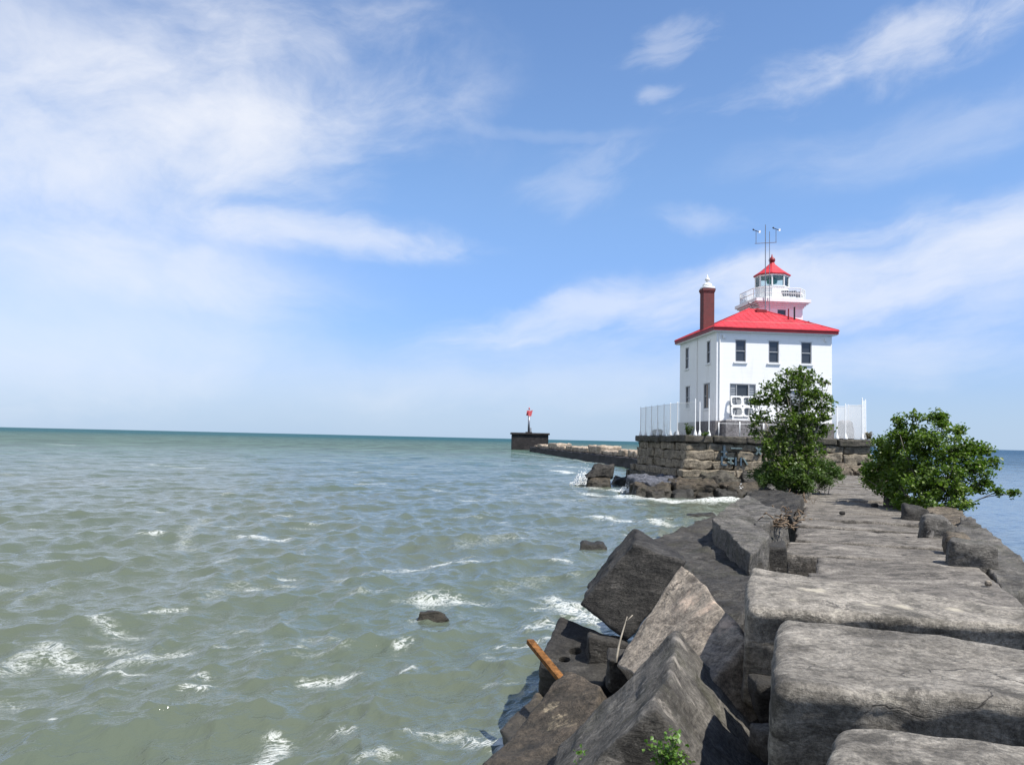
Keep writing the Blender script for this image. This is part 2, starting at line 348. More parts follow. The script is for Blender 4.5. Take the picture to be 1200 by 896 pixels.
class MB:
    """collects simple solids into one mesh"""
    def __init__(s): s.v = []; s.f = []
    def add(s, vs, fs):
        k = len(s.v); s.v += [tuple(x) for x in vs]; s.f += [tuple(i+k for i in f) for f in fs]; return s
    def box(s, x0, x1, y0, y1, z0, z1, b=0.0):
        if b:      # chamfered along the vertical and horizontal outer edges
            vs = []; 
            for z, i in ((z0, b), (z0+b, 0), (z1-b, 0), (z1, b)):
                vs += [(x0+i, y0+i, z), (x1-i, y0+i, z), (x1-i, y1-i, z), (x0+i, y1-i, z)]
            fs = [(3, 2, 1, 0), (12, 13, 14, 15)]
            for r in range(3):
                for k in range(4): fs.append((r*4+k, r*4+(k+1) % 4, (r+1)*4+(k+1) % 4, (r+1)*4+k))
            return s.add(vs, fs)
        return s.add([(x0, y0, z0), (x1, y0, z0), (x1, y1, z0), (x0, y1, z0), (x0, y0, z1), (x1, y0, z1), (x1, y1, z1), (x0, y1, z1)],
                     [(3, 2, 1, 0), (4, 5, 6, 7), (0, 1, 5, 4), (1, 2, 6, 5), (2, 3, 7, 6), (3, 0, 4, 7)])
    def tube(s, pts, rad, n=8, cap=True):
        pts = [Vector(p) for p in pts]; rad = rad if isinstance(rad, (list, tuple)) else [rad]*len(pts)
        k0 = len(s.v); prev = None
        for i, p in enumerate(pts):
            t = (pts[min(i+1, len(pts)-1)] - pts[max(i-1, 0)]).normalized()
            if prev is None: a = t.orthogonal().normalized()
            else: a = (prev - t*prev.dot(t)).normalized()
            prev = a; b = t.cross(a)
            for j in range(n):
                w = 2*math.pi*j/n; s.v.append(tuple(p + (a*math.cos(w) + b*math.sin(w))*rad[i]))
        for i in range(len(pts)-1):
            for j in range(n): s.f.append((k0+i*n+j, k0+i*n+(j+1) % n, k0+(i+1)*n+(j+1) % n, k0+(i+1)*n+j))
        if cap:
            s.f.append(tuple(k0+j for j in reversed(range(n)))); m = k0+(len(pts)-1)*n; s.f.append(tuple(m+j for j in range(n)))
        return s
    def lathe(s, cx, cy, prof, n=16, ph=0.0):
        k0 = len(s.v)
        for r, z in prof:
            for j in range(n):
                w = 2*math.pi*j/n+ph; s.v.append((cx+r*math.cos(w), cy+r*math.sin(w), z))
        for i in range(len(prof)-1):
            for j in range(n): s.f.append((k0+i*n+j, k0+i*n+(j+1) % n, k0+(i+1)*n+(j+1) % n, k0+(i+1)*n+j))
        s.f.append(tuple(k0+j for j in reversed(range(n)))); m = k0+(len(prof)-1)*n; s.f.append(tuple(m+j for j in range(n)))
        return s
    def build(s, name, mat, parent=None, smooth=False, origin=None): return link_mesh(name, s.v, s.f, mat, parent, smooth, origin)

# ------------------------------------------------------------------ weathered stone blocks
def block_geo(corners, res=0.12, rnd=0.08, rough=0.05, seed=0, chip=1.0, maxn=70):
    """corners: top a b c d, bottom a b c d (world). Returns a rounded, chipped, eroded solid."""
    C = np.array([list(c) for c in corners], float)
    def ln(i, j): return np.linalg.norm(C[i]-C[j])
    hx = (ln(0, 1)+ln(3, 2)+ln(4, 5)+ln(7, 6))/8; hy = (ln(0, 3)+ln(1, 2)+ln(4, 7)+ln(5, 6))/8; hz = (ln(0, 4)+ln(1, 5)+ln(2, 6)+ln(3, 7))/8
    h = np.array([hx, hy, hz]); n = np.clip((2*h/res).astype(int)+3, 4, maxn)
    P = []; F = []; idx = {}
    lin = [np.sign(t)*np.abs(t)**.8 for t in [np.linspace(-1, 1, k+1) for k in n]]
    def vid(i, j, k):
        key = (i, j, k)
        if key not in idx: idx[key] = len(P); P.append((lin[0][i], lin[1][j], lin[2][k]))
        return idx[key]
    nx, ny, nz = n
    for i in range(nx):
        for j in range(ny):
            F.append((vid(i, j, nz), vid(i+1, j, nz), vid(i+1, j+1, nz), vid(i, j+1, nz)))
            F.append((vid(i, j+1, 0), vid(i+1, j+1, 0), vid(i+1, j, 0), vid(i, j, 0)))
    for i in range(nx):
        for k in range(nz):
            F.append((vid(i, 0, k), vid(i+1, 0, k), vid(i+1, 0, k+1), vid(i, 0, k+1)))
            F.append((vid(i, ny, k+1), vid(i+1, ny, k+1), vid(i+1, ny, k), vid(i, ny, k)))
    for j in range(ny):
        for k in range(nz):
            F.append((vid(0, j, k+1), vid(0, j+1, k+1), vid(0, j+1, k), vid(0, j, k)))
            F.append((vid(nx, j, k), vid(nx, j+1, k), vid(nx, j+1, k+1), vid(nx, j, k+1)))
    P = np.array(P)*h
    so_ = np.array([seed*7.31, seed*3.77, seed*5.13])
    r = rnd*(1+.9*chip*fbm(P*1.7+so_, 3)+.6*chip*np.clip(perlin(P*4+so_), 0, 1))
    r = np.clip(r, .015, min(h)*.9)[:, None]
    inner = np.clip(P, -(h-r), h-r); d = P-inner; l = np.linalg.norm(d, axis=1)[:, None]
    P = np.where(l > 1e-9, inner + d/np.maximum(l, 1e-9)*np.minimum(l, r), P)
    q = P/h
    # trilinear to the eight corners; a=(-x,+y) b=(+x,+y) c=(+x,-y) d=(-x,-y)
    wx = [(1-q[:, 0])/2, (1+q[:, 0])/2]; wy = [(1-q[:, 1])/2, (1+q[:, 1])/2]; wz = [(1-q[:, 2])/2, (1+q[:, 2])/2]
    W = 0
    for c, (ix, iy, iz) in enumerate([(0, 1, 1), (1, 1, 1), (1, 0, 1), (0, 0, 1), (0, 1, 0), (1, 1, 0), (1, 0, 0), (0, 0, 0)]):
        W = W + C[c][None]*(wx[ix]*wy[iy]*wz[iz])[:, None]
    s = W*1.0 + so_
    disp = np.stack([fbm(s*.9, 3), fbm(s*.9+31, 3), fbm(s*.9+67, 3)], 1)*rough*1.5
    disp += np.stack([fbm(s*np.array([3, 3, 6.])+5, 4), fbm(s*np.array([3, 3, 6.])+41, 4), fbm(s*np.array([3, 3, 6.])+77, 4)], 1)*rough*.55
    W = W + disp
    return W, F
def oriented(C):
    """flip x if the corners would make the solid inside out"""
    a, b, d, e = C[0], C[1], C[3], C[4]
    if (b-a).cross(d-a).dot(e-a) < 0: C = [C[1], C[0], C[3], C[2], C[5], C[4], C[7], C[6]]
    return C
_seed = [1]
def rock(corners, mat, label, cat='boulder', name='boulder', group=None, parent=None, **kw):
    C = oriented([Vector(c) for c in corners]); _seed[0] += 1
    W, F = block_geo(C, seed=kw.pop('seed', _seed[0]), **kw)
    org = (W[:, 0].mean(), W[:, 1].mean(), W[:, 2].min())
    o = link_mesh(name, W, F, M[mat] if isinstance(mat, str) else mat, parent, True, org)
    if parent is None: tag(o, label, cat, group)
    return o
def slab(top, thick, mat, label, flip=False, skew=(0, 0, 0), **kw):
    """top: four points (photo x, photo y, distance) or world vectors, going round; thickness along the face's normal"""
    T = [t if isinstance(t, Vector) else U(*t) for t in top]
    if len(T) == 3: T.append(T[0]+T[2]-T[1])
    n = (T[2]-T[0]).cross(T[1]-T[3]).normalized()
    if n.z > 0: n = -n
    if flip: n = -n
    dn = n*thick + Vector(skew)
    return rock(T+[t+dn for t in T], mat, label, **kw)

# ================================================================== SETTING
def build_lake():
    # one sheet out to the horizon, finest where the viewer stands, waves as real height
    az_d = np.radians(np.linspace(-43, 43, 620)); az_c = np.radians(np.linspace(43, 317, 70))[1:-1]
    az = np.concatenate([az_d, az_c]); nA = len(az)
    rr = np.concatenate([np.linspace(1.5, 7, 12)[:-1], np.geomspace(7, 330, 860), np.geomspace(330, 45000, 170)[1:]]); nR = len(rr)
    R, A = np.meshgrid(rr, az, indexing='ij'); x = (R*np.sin(A)).ravel(); y = (R*np.cos(A)).ravel()
    dr = np.gradient(rr)[:, None]*np.ones_like(A); sp = np.maximum(dr, R*np.where(np.arange(nA) < 620, .0025, .07)[None]).ravel()
    side = x*RGT.x + y*RGT.y                         # across the breakwater: harbour side is calmer
    calm = np.clip((side-3)/6, 0, 1)*.65*(y < 400)
    X = x.copy(); Y = y.copy(); Zc = np.zeros_like(x)
    rng = np.random.default_rng(11)
    def ss(v, a, b): t = np.clip((v-a)/(b-a), 0, 1); return (t*t*(3-2*t))[:, None]
    main = math.radians(-38)                          # towards the right and the viewer
    nC = 76; lam = np.geomspace(.24, 8.5, nC)
    for L in lam:
        th = main + rng.normal()*(.42 + .35*(L < 1.5)); k = 2*math.pi/L; ph = rng.uniform(0, 6.28)
        a = .0108*min(L, 2)**.62*(max(L, 2)/2)**.30
        att = np.clip(L/(2.6*sp)-.9, 0, 1)*(1-calm)*(1-.95*ss(R.ravel(), 110, 320)[:, 0])
        if not att.any(): continue
        # slow patchiness: gusts
        g = .75+.5*np.sin(x*.05*math.cos(th+1)+y*.045*math.sin(th+1)+ph*3)
        arg = k*(x*math.cos(th)+y*math.sin(th))+ph; w = a*att*g
        Zc += w*np.cos(arg); X -= a*att*g*.9*math.cos(th)*np.sin(arg); Y -= a*att*g*.9*math.sin(th)*np.sin(arg)
    # foam: strokes where the waves break (photo pixels -> places on the water), plus crests
    foam = np.zeros_like(x)
    strokes = [
        ([(0, 786), (40, 770), (75, 764), (110, 779), (160, 772), (205, 764)], .20, .78), ([(60, 760), (100, 775)], .25, .8), ([(110, 730), (160, 742)], .16, .75),
        ([(120, 752), (150, 760)], .16, .7), ([(210, 640), (240, 606)], .25, .6), ([(285, 627), (330, 632)], .22, .95), ([(480, 665), (515, 660), (552, 655)], .25, .95),
        ([(400, 672), (470, 667)], .22, .7), ([(300, 684), (335, 680)], .2, .85), ([(235, 700), (290, 680)], .2, .55), ([(415, 700), (445, 696)], .18, .6),
        ([(500, 702), (525, 698), (555, 702)], .30, .9), ([(555, 855), (590, 872)], .16, 1.0), ([(300, 896), (320, 870), (335, 852)], .10, .95), ([(225, 795), (240, 797)], .10, .8),
        ([(420, 890), (460, 880)], .1, .7), ([(565, 765), (575, 770)], .1, .6), ([(620, 735), (650, 730)], .22, .9), ([(660, 700), (690, 722), (705, 728)], .35, 1.0),
        ([(700, 606), (735, 608), (775, 614)], .5, 1.0), ([(745, 628), (765, 632)], .35, 1.0), ([(790, 605), (830, 606), (862, 601)], .35, .9), ([(720, 563), (745, 572), (760, 578)], .8, 1.05),
        ([(745, 583), (800, 587), (850, 586), (885, 582)], .8, 1.15), ([(690, 578), (745, 585)], .6, 1.0), ([(640, 586), (700, 584)], .5, .6), ([(655, 552), (690, 556)], .9, 1.1), ([(690, 572), (730, 576)], .7, .9),
        ([(520, 578), (600, 590)], .5, .45), ([(640, 545), (690, 549)], .8, .8), ([(600, 530), (660, 537), (715, 545)], 1.0, .7), ([(860, 577), (885, 575)], .5, 1.0),
        ([(60, 520), (90, 522)], .8, .8), ([(380, 540), (400, 541)], .6, .7), ([(170, 544), (190, 545)], .6, .7), ([(450, 556), (470, 558)], .6, .6), ([(590, 690), (640, 676)], .3, .5),
        ([(330, 610), (370, 615)], .3, .5), ([(20, 700), (70, 690)], .25, .45), ([(100, 830), (130, 820)], .15, .4), ([(340, 755), (380, 748)], .2, .4), ([(540, 640), (600, 630)], .4, .55),
    ]
    rs = random.Random(77)
    for _ in range(150):      # scattered flecks where small crests spill
        d_ = 11*math.exp(rs.random()*3.1); a_ = rs.uniform(-.60, .28); p = Vector((d_*math.tan(a_), d_, 0)); w_ = rs.uniform(.3, 1.3)*(.6+d_/60)
        if p.dot(RGT) > -3.2 and d_ < 62: continue
        t_ = rs.gauss(.5, .35); strokes.append(([p-Vector((math.cos(t_), math.sin(t_), 0))*w_*.5, p+Vector((rs.gauss(0, .1)*w_, rs.gauss(0, .1)*w_, 0)), p+Vector((math.cos(t_), math.sin(t_), 0))*w_*.5], rs.uniform(.06, .14)*(.7+d_/70), rs.uniform(.5, .95)))
    for _ in range(170):      # whitecaps out on the lake
        d_ = 60*math.exp(rs.random()*1.9); a_ = rs.uniform(-.62, .05); p = Vector((d_*math.tan(a_), d_, 0)); w_ = rs.uniform(.6, 2.6)
        strokes.append(([p-Vector((w_*.5, w_*.2, 0)), p+Vector((w_*.5, w_*.2, 0))], rs.uniform(.14, .4), rs.uniform(.45, .8)))
    near = (R.ravel() < 420)
    ix = np.where(near)[0]; xs, ys = x[ix], y[ix]; fo = np.zeros(len(ix))
    for pts, wd, st in strokes:
        Pw = [p if isinstance(p, Vector) else Zp(*p, 0.0) for p in pts]
        for p, q in zip(Pw[:-1], Pw[1:]):
            dx, dy = q.x-p.x, q.y-p.y; L2 = dx*dx+dy*dy
            t = np.clip(((xs-p.x)*dx+(ys-p.y)*dy)/L2, 0, 1)
            d2 = (xs-p.x-t*dx)**2+(ys-p.y-t*dy)**2
            fo = np.maximum(fo, st*np.exp(-d2/(2*wd*wd)*.42))
    # whitecaps on steep crests, in patches
    zz = Zc[ix]; q3 = np.stack([xs*.09, ys*.09, 0*xs], 1); patch = np.clip(fbm(q3, 2)*2.2-.25, 0, 1)
    cap = np.clip((zz-.15)/.12, 0, 1)*patch*.42*np.clip((R.ravel()[ix]-22)/10, 0, 1)
    foam[ix] = np.maximum(fo, cap)
    # the water's own colour: silty by the shore, greener then bluer over deep water, bluer in the harbour
    Rr = R.ravel(); silt = np.array([.088, .104, .074]); green = np.array([.062, .100, .080]); blue = np.array([.026, .080, .095]); harb = np.array([.040, .085, .150])
    def ss(v, a, b): t = np.clip((v-a)/(b-a), 0, 1); return (t*t*(3-2*t))[:, None]
    mott = fbm(np.stack([x*.11, y*.07, 0*x+3], 1), 3)[:, None]*.5
    col = silt + (green-silt)*np.clip(ss(Rr, 18, 190)+mott*.6, 0, 1); col = col + (blue-col)*ss(Rr, 220, 1500)
    hb = ss(side, 2.5, 10); col = col + (harb-col)*hb*.9
    me = bpy.data.meshes.new('water'); nV = nA*nR
    me.vertices.add(nV+1); co = np.stack([X, Y, Zc], 1)
    co = np.vstack([co, [[0, 0, 0]]]); me.vertices.foreach_set('co', co.ravel())
    I = np.arange(nR-1)[:, None]*nA; J = np.arange(nA)[None]; J2 = (J+1) % nA
    quads = np.stack([I+J, I+nA+J, I+nA+J2, I+J2], -1).reshape(-1, 4)[:, ::-1]
    nQ = len(quads); me.loops.add(nQ*4); me.polygons.add(nQ)
    me.loops.foreach_set('vertex_index', quads.ravel()); me.polygons.foreach_set('loop_start', np.arange(nQ)*4); me.polygons.foreach_set('loop_total', np.full(nQ, 4))
    me.polygons.foreach_set('use_smooth', np.ones(nQ, bool)); me.update(); me.validate()
    fa = me.attributes.new('foam', 'FLOAT', 'POINT'); fa.data.foreach_set('value', np.append(foam, 0))
    ca = me.attributes.new('silt', 'FLOAT_COLOR', 'POINT'); c4 = np.ones((nV+1, 4)); c4[:nV, :3] = col; c4[nV, :3] = silt; ca.data.foreach_set('color', c4.ravel())
    da = me.attributes.new('reach', 'FLOAT', 'POINT'); da.data.foreach_set('value', np.append(Rr, 0))
    m, N = new_mat('lake_water'); pos = N.add('ShaderNodeNewGeometry').outputs['Position']
    at = lambda n: N.add('ShaderNodeAttribute', attribute_name=n)
    fo_ = at('foam').outputs['Fac']; cl = at('silt').outputs['Color']; rc = at('reach').outputs['Fac']
    flat = N.scale(pos, (1, 1, 0))
    wv = N.vmath('ADD', flat, N.scale(N.add('ShaderNodeNewGeometry').outputs['Position'], (0, 0, .3)))
    rot = N.add('ShaderNodeVectorRotate', rotation_type='Z_AXIS'); N.l.new(flat, rot.inputs[0]); rot.inputs['Angle'].default_value = .66
    rv = N.scale(rot.outputs[0], (1.0, .45, 1))
    n1 = N.noise(rv, 2.2, 5, .6, .4); n2 = N.noise(rv, 9, 3, .55, .2); n3 = N.noise(rv, .55, 4, .6, .3)
    far = N.step(rc, 50, 200)
    hgt = N.math('ADD', N.math('ADD', N.math('MULTIPLY', n1, .13), N.math('MULTIPLY', n2, .018)), N.math('MULTIPLY', N.math('MULTIPLY', n3, far), .8))
    bp = N.add('ShaderNodeBump'); bp.inputs['Strength'].default_value = .85; bp.inputs['Distance'].default_value = 1.0; N.l.new(hgt, bp.inputs['Height'])
    N.l.new(cl, N.b.inputs['Base Color']); N.b.inputs['IOR'].default_value = 1.333; N.l.new(N.step(rc, 40, 300, .5, .3), N.b.inputs['Specular IOR Level'])
    N.l.new(N.step(rc, 20, 1200, .05, .34), N.b.inputs['Roughness']); N.l.new(bp.outputs[0], N.b.inputs['Normal'])
    lace = N.noise(rv, 5.0, 8, .76, .7); lace2 = N.noise(wv, 9, 6, .7, .6)
    veins = N.math('ABSOLUTE', N.math('SUBTRACT', lace, .5))
    fm = N.math('ADD', fo_, N.math('SUBTRACT', N.math('MULTIPLY', N.math('SUBTRACT', lace2, .5), .9), N.math('MULTIPLY', veins, 9.5)))
    fm = N.math('MULTIPLY', N.math('MULTIPLY', N.step(fm, .18, 1.15), .74), N.step(fo_, .05, .30))
    fd = N.add('ShaderNodeBsdfDiffuse'); fd.inputs[0].default_value = (.70, .72, .69, 1)
    chop = N.step(N.noise(N.scale(rv, (.9, .30, 1)), .5, 7, .72, .3), .30, .70, .62, 1.36); cc3 = N.add('ShaderNodeCombineColor')
    gust = N.step(N.noise(N.scale(flat, (.11, .036, 1)), 1.0, 9, .74, .2), .36, .66, .55, 1.40); N.l.new(N.math('MULTIPLY', chop, gust), cc3.inputs[0]); N.l.new(N.math('MULTIPLY', chop, gust), cc3.inputs[1]); N.l.new(N.math('MULTIPLY', chop, gust), cc3.inputs[2])
    dif = N.add('ShaderNodeBsdfDiffuse'); N.l.new(N.mix(1.0, cl, cc3.outputs[0], 'MULTIPLY'), dif.inputs[0]); N.l.new(bp.outputs[0], dif.inputs[1])
    ws = N.add('ShaderNodeMixShader'); N.l.new(N.step(rc, 35, 320, 0, .72), ws.inputs[0]); N.l.new(N.b.outputs[0], ws.inputs[1]); N.l.new(dif.outputs[0], ws.inputs[2])
    mx = N.add('ShaderNodeMixShader'); N.l.new(fm, mx.inputs[0]); N.l.new(ws.outputs[0], mx.inputs[1]); N.l.new(fd.outputs[0], mx.inputs[2])
    N.l.new(mx.outputs[0], N.out.inputs[0]); me.materials.append(m)
    o = bpy.data.objects.new('water', me); COL.objects.link(o); tag(o, 'choppy grey green lake water with foam streaks out to the horizon', kind='structure')
build_lake()

def build_core():      # rubble core that carries the blocks
    vs = []; fs = []; S = np.linspace(-14, 63, 120); prof = [(-5.2, -1.5), (-3.1, .3), (-.9, 1.25), (0.2, 1.55), (2.2, 1.55), (3.2, 1.3), (5.2, .2), (6.8, -1.5)]
    for s in S:
        for a, z in prof: vs.append(tuple(BW(a, s, z)))
    k = len(prof); V = np.array(vs); V += np.stack([fbm(V*.8, 3), fbm(V*.8+9, 3), fbm(V*.8+19, 3)], 1)*.22
    for i in range(len(S)-1):
        for j in range(k-1): fs.append((i*k+j, (i+1)*k+j, (i+1)*k+j+1, i*k+j+1)[::-1])
    o = link_mesh('breakwater_ground', V, fs, M['dark']); tag(o, 'dark rubble bed under the breakwater blocks', kind='structure')
build_core()

# ================================================================== BREAKWATER STONES
def build_caps():
    G = 'large dressed blocks at the near end of the breakwater'
    kw = dict(cat='stone block', name='stone_block', group=G)
    # nearest, at the bottom edge
    slab([Zp(984, 842, 2.5), Zp(1330, 882, 2.5), Zp(1500, 1260, 2.5), Zp(890, 1120, 2.5)], 1.2, 'cap', 'nearest pale stone block, only its rounded rear corner and top in view', skew=(.06, .3, 0), res=.05, rnd=.10, rough=.035, maxn=90, **kw)
    slab([Zp(912, 722, 2.55), Zp(1330, 773, 2.55), Zp(1420, 836, 2.55), Zp(904, 806, 2.55)], 1.35, 'cap', 'big grey stone block with broad sunlit top, before the long pale block', skew=(.10, .42, 0), res=.045, rnd=.10, rough=.035, maxn=95, **kw)
    slab([Zp(880, 662, 2.6), Zp(1310, 728, 2.45), Zp(1330, 740, 2.43), Zp(872, 713, 2.52)], 1.0, 'cap_scar', 'long pale stone block with a chipped cream scar on top, third from the near end', skew=(.08, .34, 0), res=.05, rnd=.08, rough=.03, maxn=90, **kw)
build_caps()

def build_path():
    rng = random.Random(5); s = 9.55; k = 0
    G = 'flat capstones forming the breakwater walkway'
    lab = {0: 'flat walkway capstone right behind the long pale block', 1: 'second walkway capstone behind the long pale block, with bedding lines', 3: 'walkway capstone with a long dark crack along its edge beside the driftwood'}
    while s < 61.5:
        L = rng.uniform(1.5, 2.3); z = 2.0+rng.uniform(-.03, .03) - (.06 if k == 0 else 0); a0 = -.55+rng.uniform(-.12, .15); a1 = 2.55+rng.uniform(-.1, .15)
        if k == 0: a0 = .05; L = 2.6
        if k == 1: a0 = -.15; L = 2.6
        if k == 2: a0 = -.05
        gap = rng.choice([.04, .07, .13]); t = rng.uniform(-.04, .04); sk = rng.uniform(-.12, .12)
        T = [BW(a0, s+L-gap+sk, z+t), BW(a1, s+L-gap-sk, z-t), BW(a1, s-sk, z-t+rng.uniform(-.04, .04)), BW(a0, s+sk, z+t+rng.uniform(-.04, .04))]
        slab(T, .75, 'path', lab.get(k, 'weathered walkway capstone laid flush across the breakwater, farther along'), cat='capstone', name='walkway_capstone', group=G,
             res=.09 if s < 24 else .2, rnd=.035, rough=.038, maxn=60)
        s += L; k += 1
build_path()

def build_slope():
    G = 'tumbled blocks on the lake side slope'
    kw = dict(cat='boulder', name='boulder', group=G)
    # ridge block: a square block lying on its edge
    F_ = Vector((1.75, 8.5, 2.12)); Nn = Vector((1.08, 6.15, 2.06)); l = Vector((-1.16, .22, -1.22)); r = Vector((1.02, -.20, -1.25))
    nl = l*.95+Vector((0, .1, .02)); nr = r*.98
    rock([F_, Nn, Nn+nl, F_+l, F_+r, Nn+nr, Nn+nl+nr, F_+l+r], 'ridge_scar', 'grey block lying on edge with its sharp pale ridge pointing at the viewer', res=.05, rnd=.028, rough=.05, maxn=80, **kw)
    # pale split block
    slab([(803, 661, 11.4), (874, 748, 8.5), (797, 840, 7.9), (722, 775, 10.2)], .95, 'pale_scar', 'pale pinkish split block behind the ridged block', res=.06, rnd=.03, rough=.055, **kw)
    # big dark block facing the viewer
    f = [U(743, 634, 12.5), U(804, 661, 12.0), U(737, 752, 12.0), U(679, 706, 12.6)]; bk = Vector((.24, 1.5, .03))
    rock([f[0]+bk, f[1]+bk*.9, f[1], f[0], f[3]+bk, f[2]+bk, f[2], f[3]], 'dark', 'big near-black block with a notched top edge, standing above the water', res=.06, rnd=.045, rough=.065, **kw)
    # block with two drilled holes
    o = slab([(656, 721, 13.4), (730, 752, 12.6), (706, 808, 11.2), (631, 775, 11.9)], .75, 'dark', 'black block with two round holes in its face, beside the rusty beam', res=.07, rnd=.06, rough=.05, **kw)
    mb = MB(); nrm = ((U(706, 808, 11.2)-U(656, 721, 13.4)).cross(U(730, 752, 12.6)-U(631, 775, 11.9))).normalized()
    if nrm.z < 0: nrm = -nrm
    for (hx, hy, hd, rr) in ((674, 757, 12.25), ) and ((674, 756, 12.25, .095), (661, 768, 12.05, .085)):
        c = U(hx, hy, hd); ok, lo, ln, _ = o.closest_point_on_mesh(c-o.location)
        mb.tube([lo-nrm*.16, lo+nrm*.15], rr, 16)
    cut = mb.build('drill_cutter', M['dark'], None, False, (0, 0, 0)); cut.location = o.location
    bo = o.modifiers.new('holes', 'BOOLEAN'); bo.object = cut; bo.operation = 'DIFFERENCE'; bo.solver = 'EXACT'
    bpy.context.view_layer.update(); me = bpy.data.meshes.new_from_object(o.evaluated_get(bpy.context.evaluated_depsgraph_get()))
    o.modifiers.clear(); o.data = me; bpy.data.objects.remove(cut)
    slab([(668, 785, 10.4), (707, 803, 9.7), (668, 985, 7.4), (535, 925, 8.7)], .95, 'brown_scar', 'dark brown block with a cream scar, at the bottom left of the rocks', res=.07, rnd=.06, rough=.06, **kw)
    slab([(630, 808, 12.0), (652, 832, 11.3), (603, 878, 10.4), (584, 852, 11.1)], .6, 'brown', 'small brown stone at the waterline below the rusty beam', res=.07, rnd=.10, rough=.07, **kw)
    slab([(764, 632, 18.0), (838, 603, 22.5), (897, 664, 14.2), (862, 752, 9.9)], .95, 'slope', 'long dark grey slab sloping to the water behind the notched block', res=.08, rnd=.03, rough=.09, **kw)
    slab([(835, 607, 17.5), (861, 587, 20.5), (902, 626, 15.8), (879, 652, 13.7)], 1.0, 'grey', 'grey slab between the long sloping slab and the square-ended slab', res=.08, rnd=.04, rough=.06, **kw)
    slab([(852, 595, 20.6), (876, 579, 23.0), (922, 602, 18.6), (889, 618, 16.7)], 1.0, 'grey', 'square-ended grey slab casting a dark shadow, below the driftwood', res=.08, rnd=.03, rough=.05, **kw)
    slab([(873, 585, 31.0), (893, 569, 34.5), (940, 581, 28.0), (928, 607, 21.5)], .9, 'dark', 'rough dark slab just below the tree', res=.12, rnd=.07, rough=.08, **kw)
    slab([(896, 571, 36.0), (920, 561, 42.0), (952, 570, 35.0), (940, 586, 29.5)], .9, 'grey', 'farthest slope slab, tucked under the tree', res=.15, rnd=.08, rough=.08, **kw)
    slab([Zp(878, 633, 2.08), Zp(921, 633, 2.08), Zp(923, 641, 2.08), Zp(877, 641, 2.08)], .8, 'dark', 'small dark squared stone at the walkway edge, before the driftwood heap', res=.08, rnd=.05, rough=.05, **kw)
    rng = random.Random(2)
    for i, s in enumerate((44, 48, 52, 56, 60)):
        a = -2.6+rng.uniform(-.3, .3); z = 1.6+rng.uniform(-.15, .2)
        T = [BW(a-.9, s+1.4, z-.5), BW(a+1.7, s+1.6, z+.1), BW(a+1.7, s-1.4, z+.1), BW(a-.9, s-1.2, z-.5)]
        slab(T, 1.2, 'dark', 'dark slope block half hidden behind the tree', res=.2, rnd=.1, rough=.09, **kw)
    # rubble filling the joints below
    GR = 'small rubble stones wedged between the big blocks'
    for (q, sz, mt) in (((905, 850, 7.0), .22, 'grey'), ((900, 800, 7.5), .25, 'dark'), ((735, 765, 11.0), .35, 'dark'), ((715, 745, 12.2), .4, 'dark')):
        c = U(*q); e = [Vector((math.cos(t)*sz, math.sin(t)*sz, rng.uniform(-.05, .05))) for t in (2.4, .7, -.8, -2.4)]
        slab([c+x for x in e], sz*1.3, mt, 'small rubble stone wedged in a gap between the big blocks', cat='rubble stone', name='rubble_stone', group=GR, res=.06, rnd=.05, rough=.08)
build_slope()

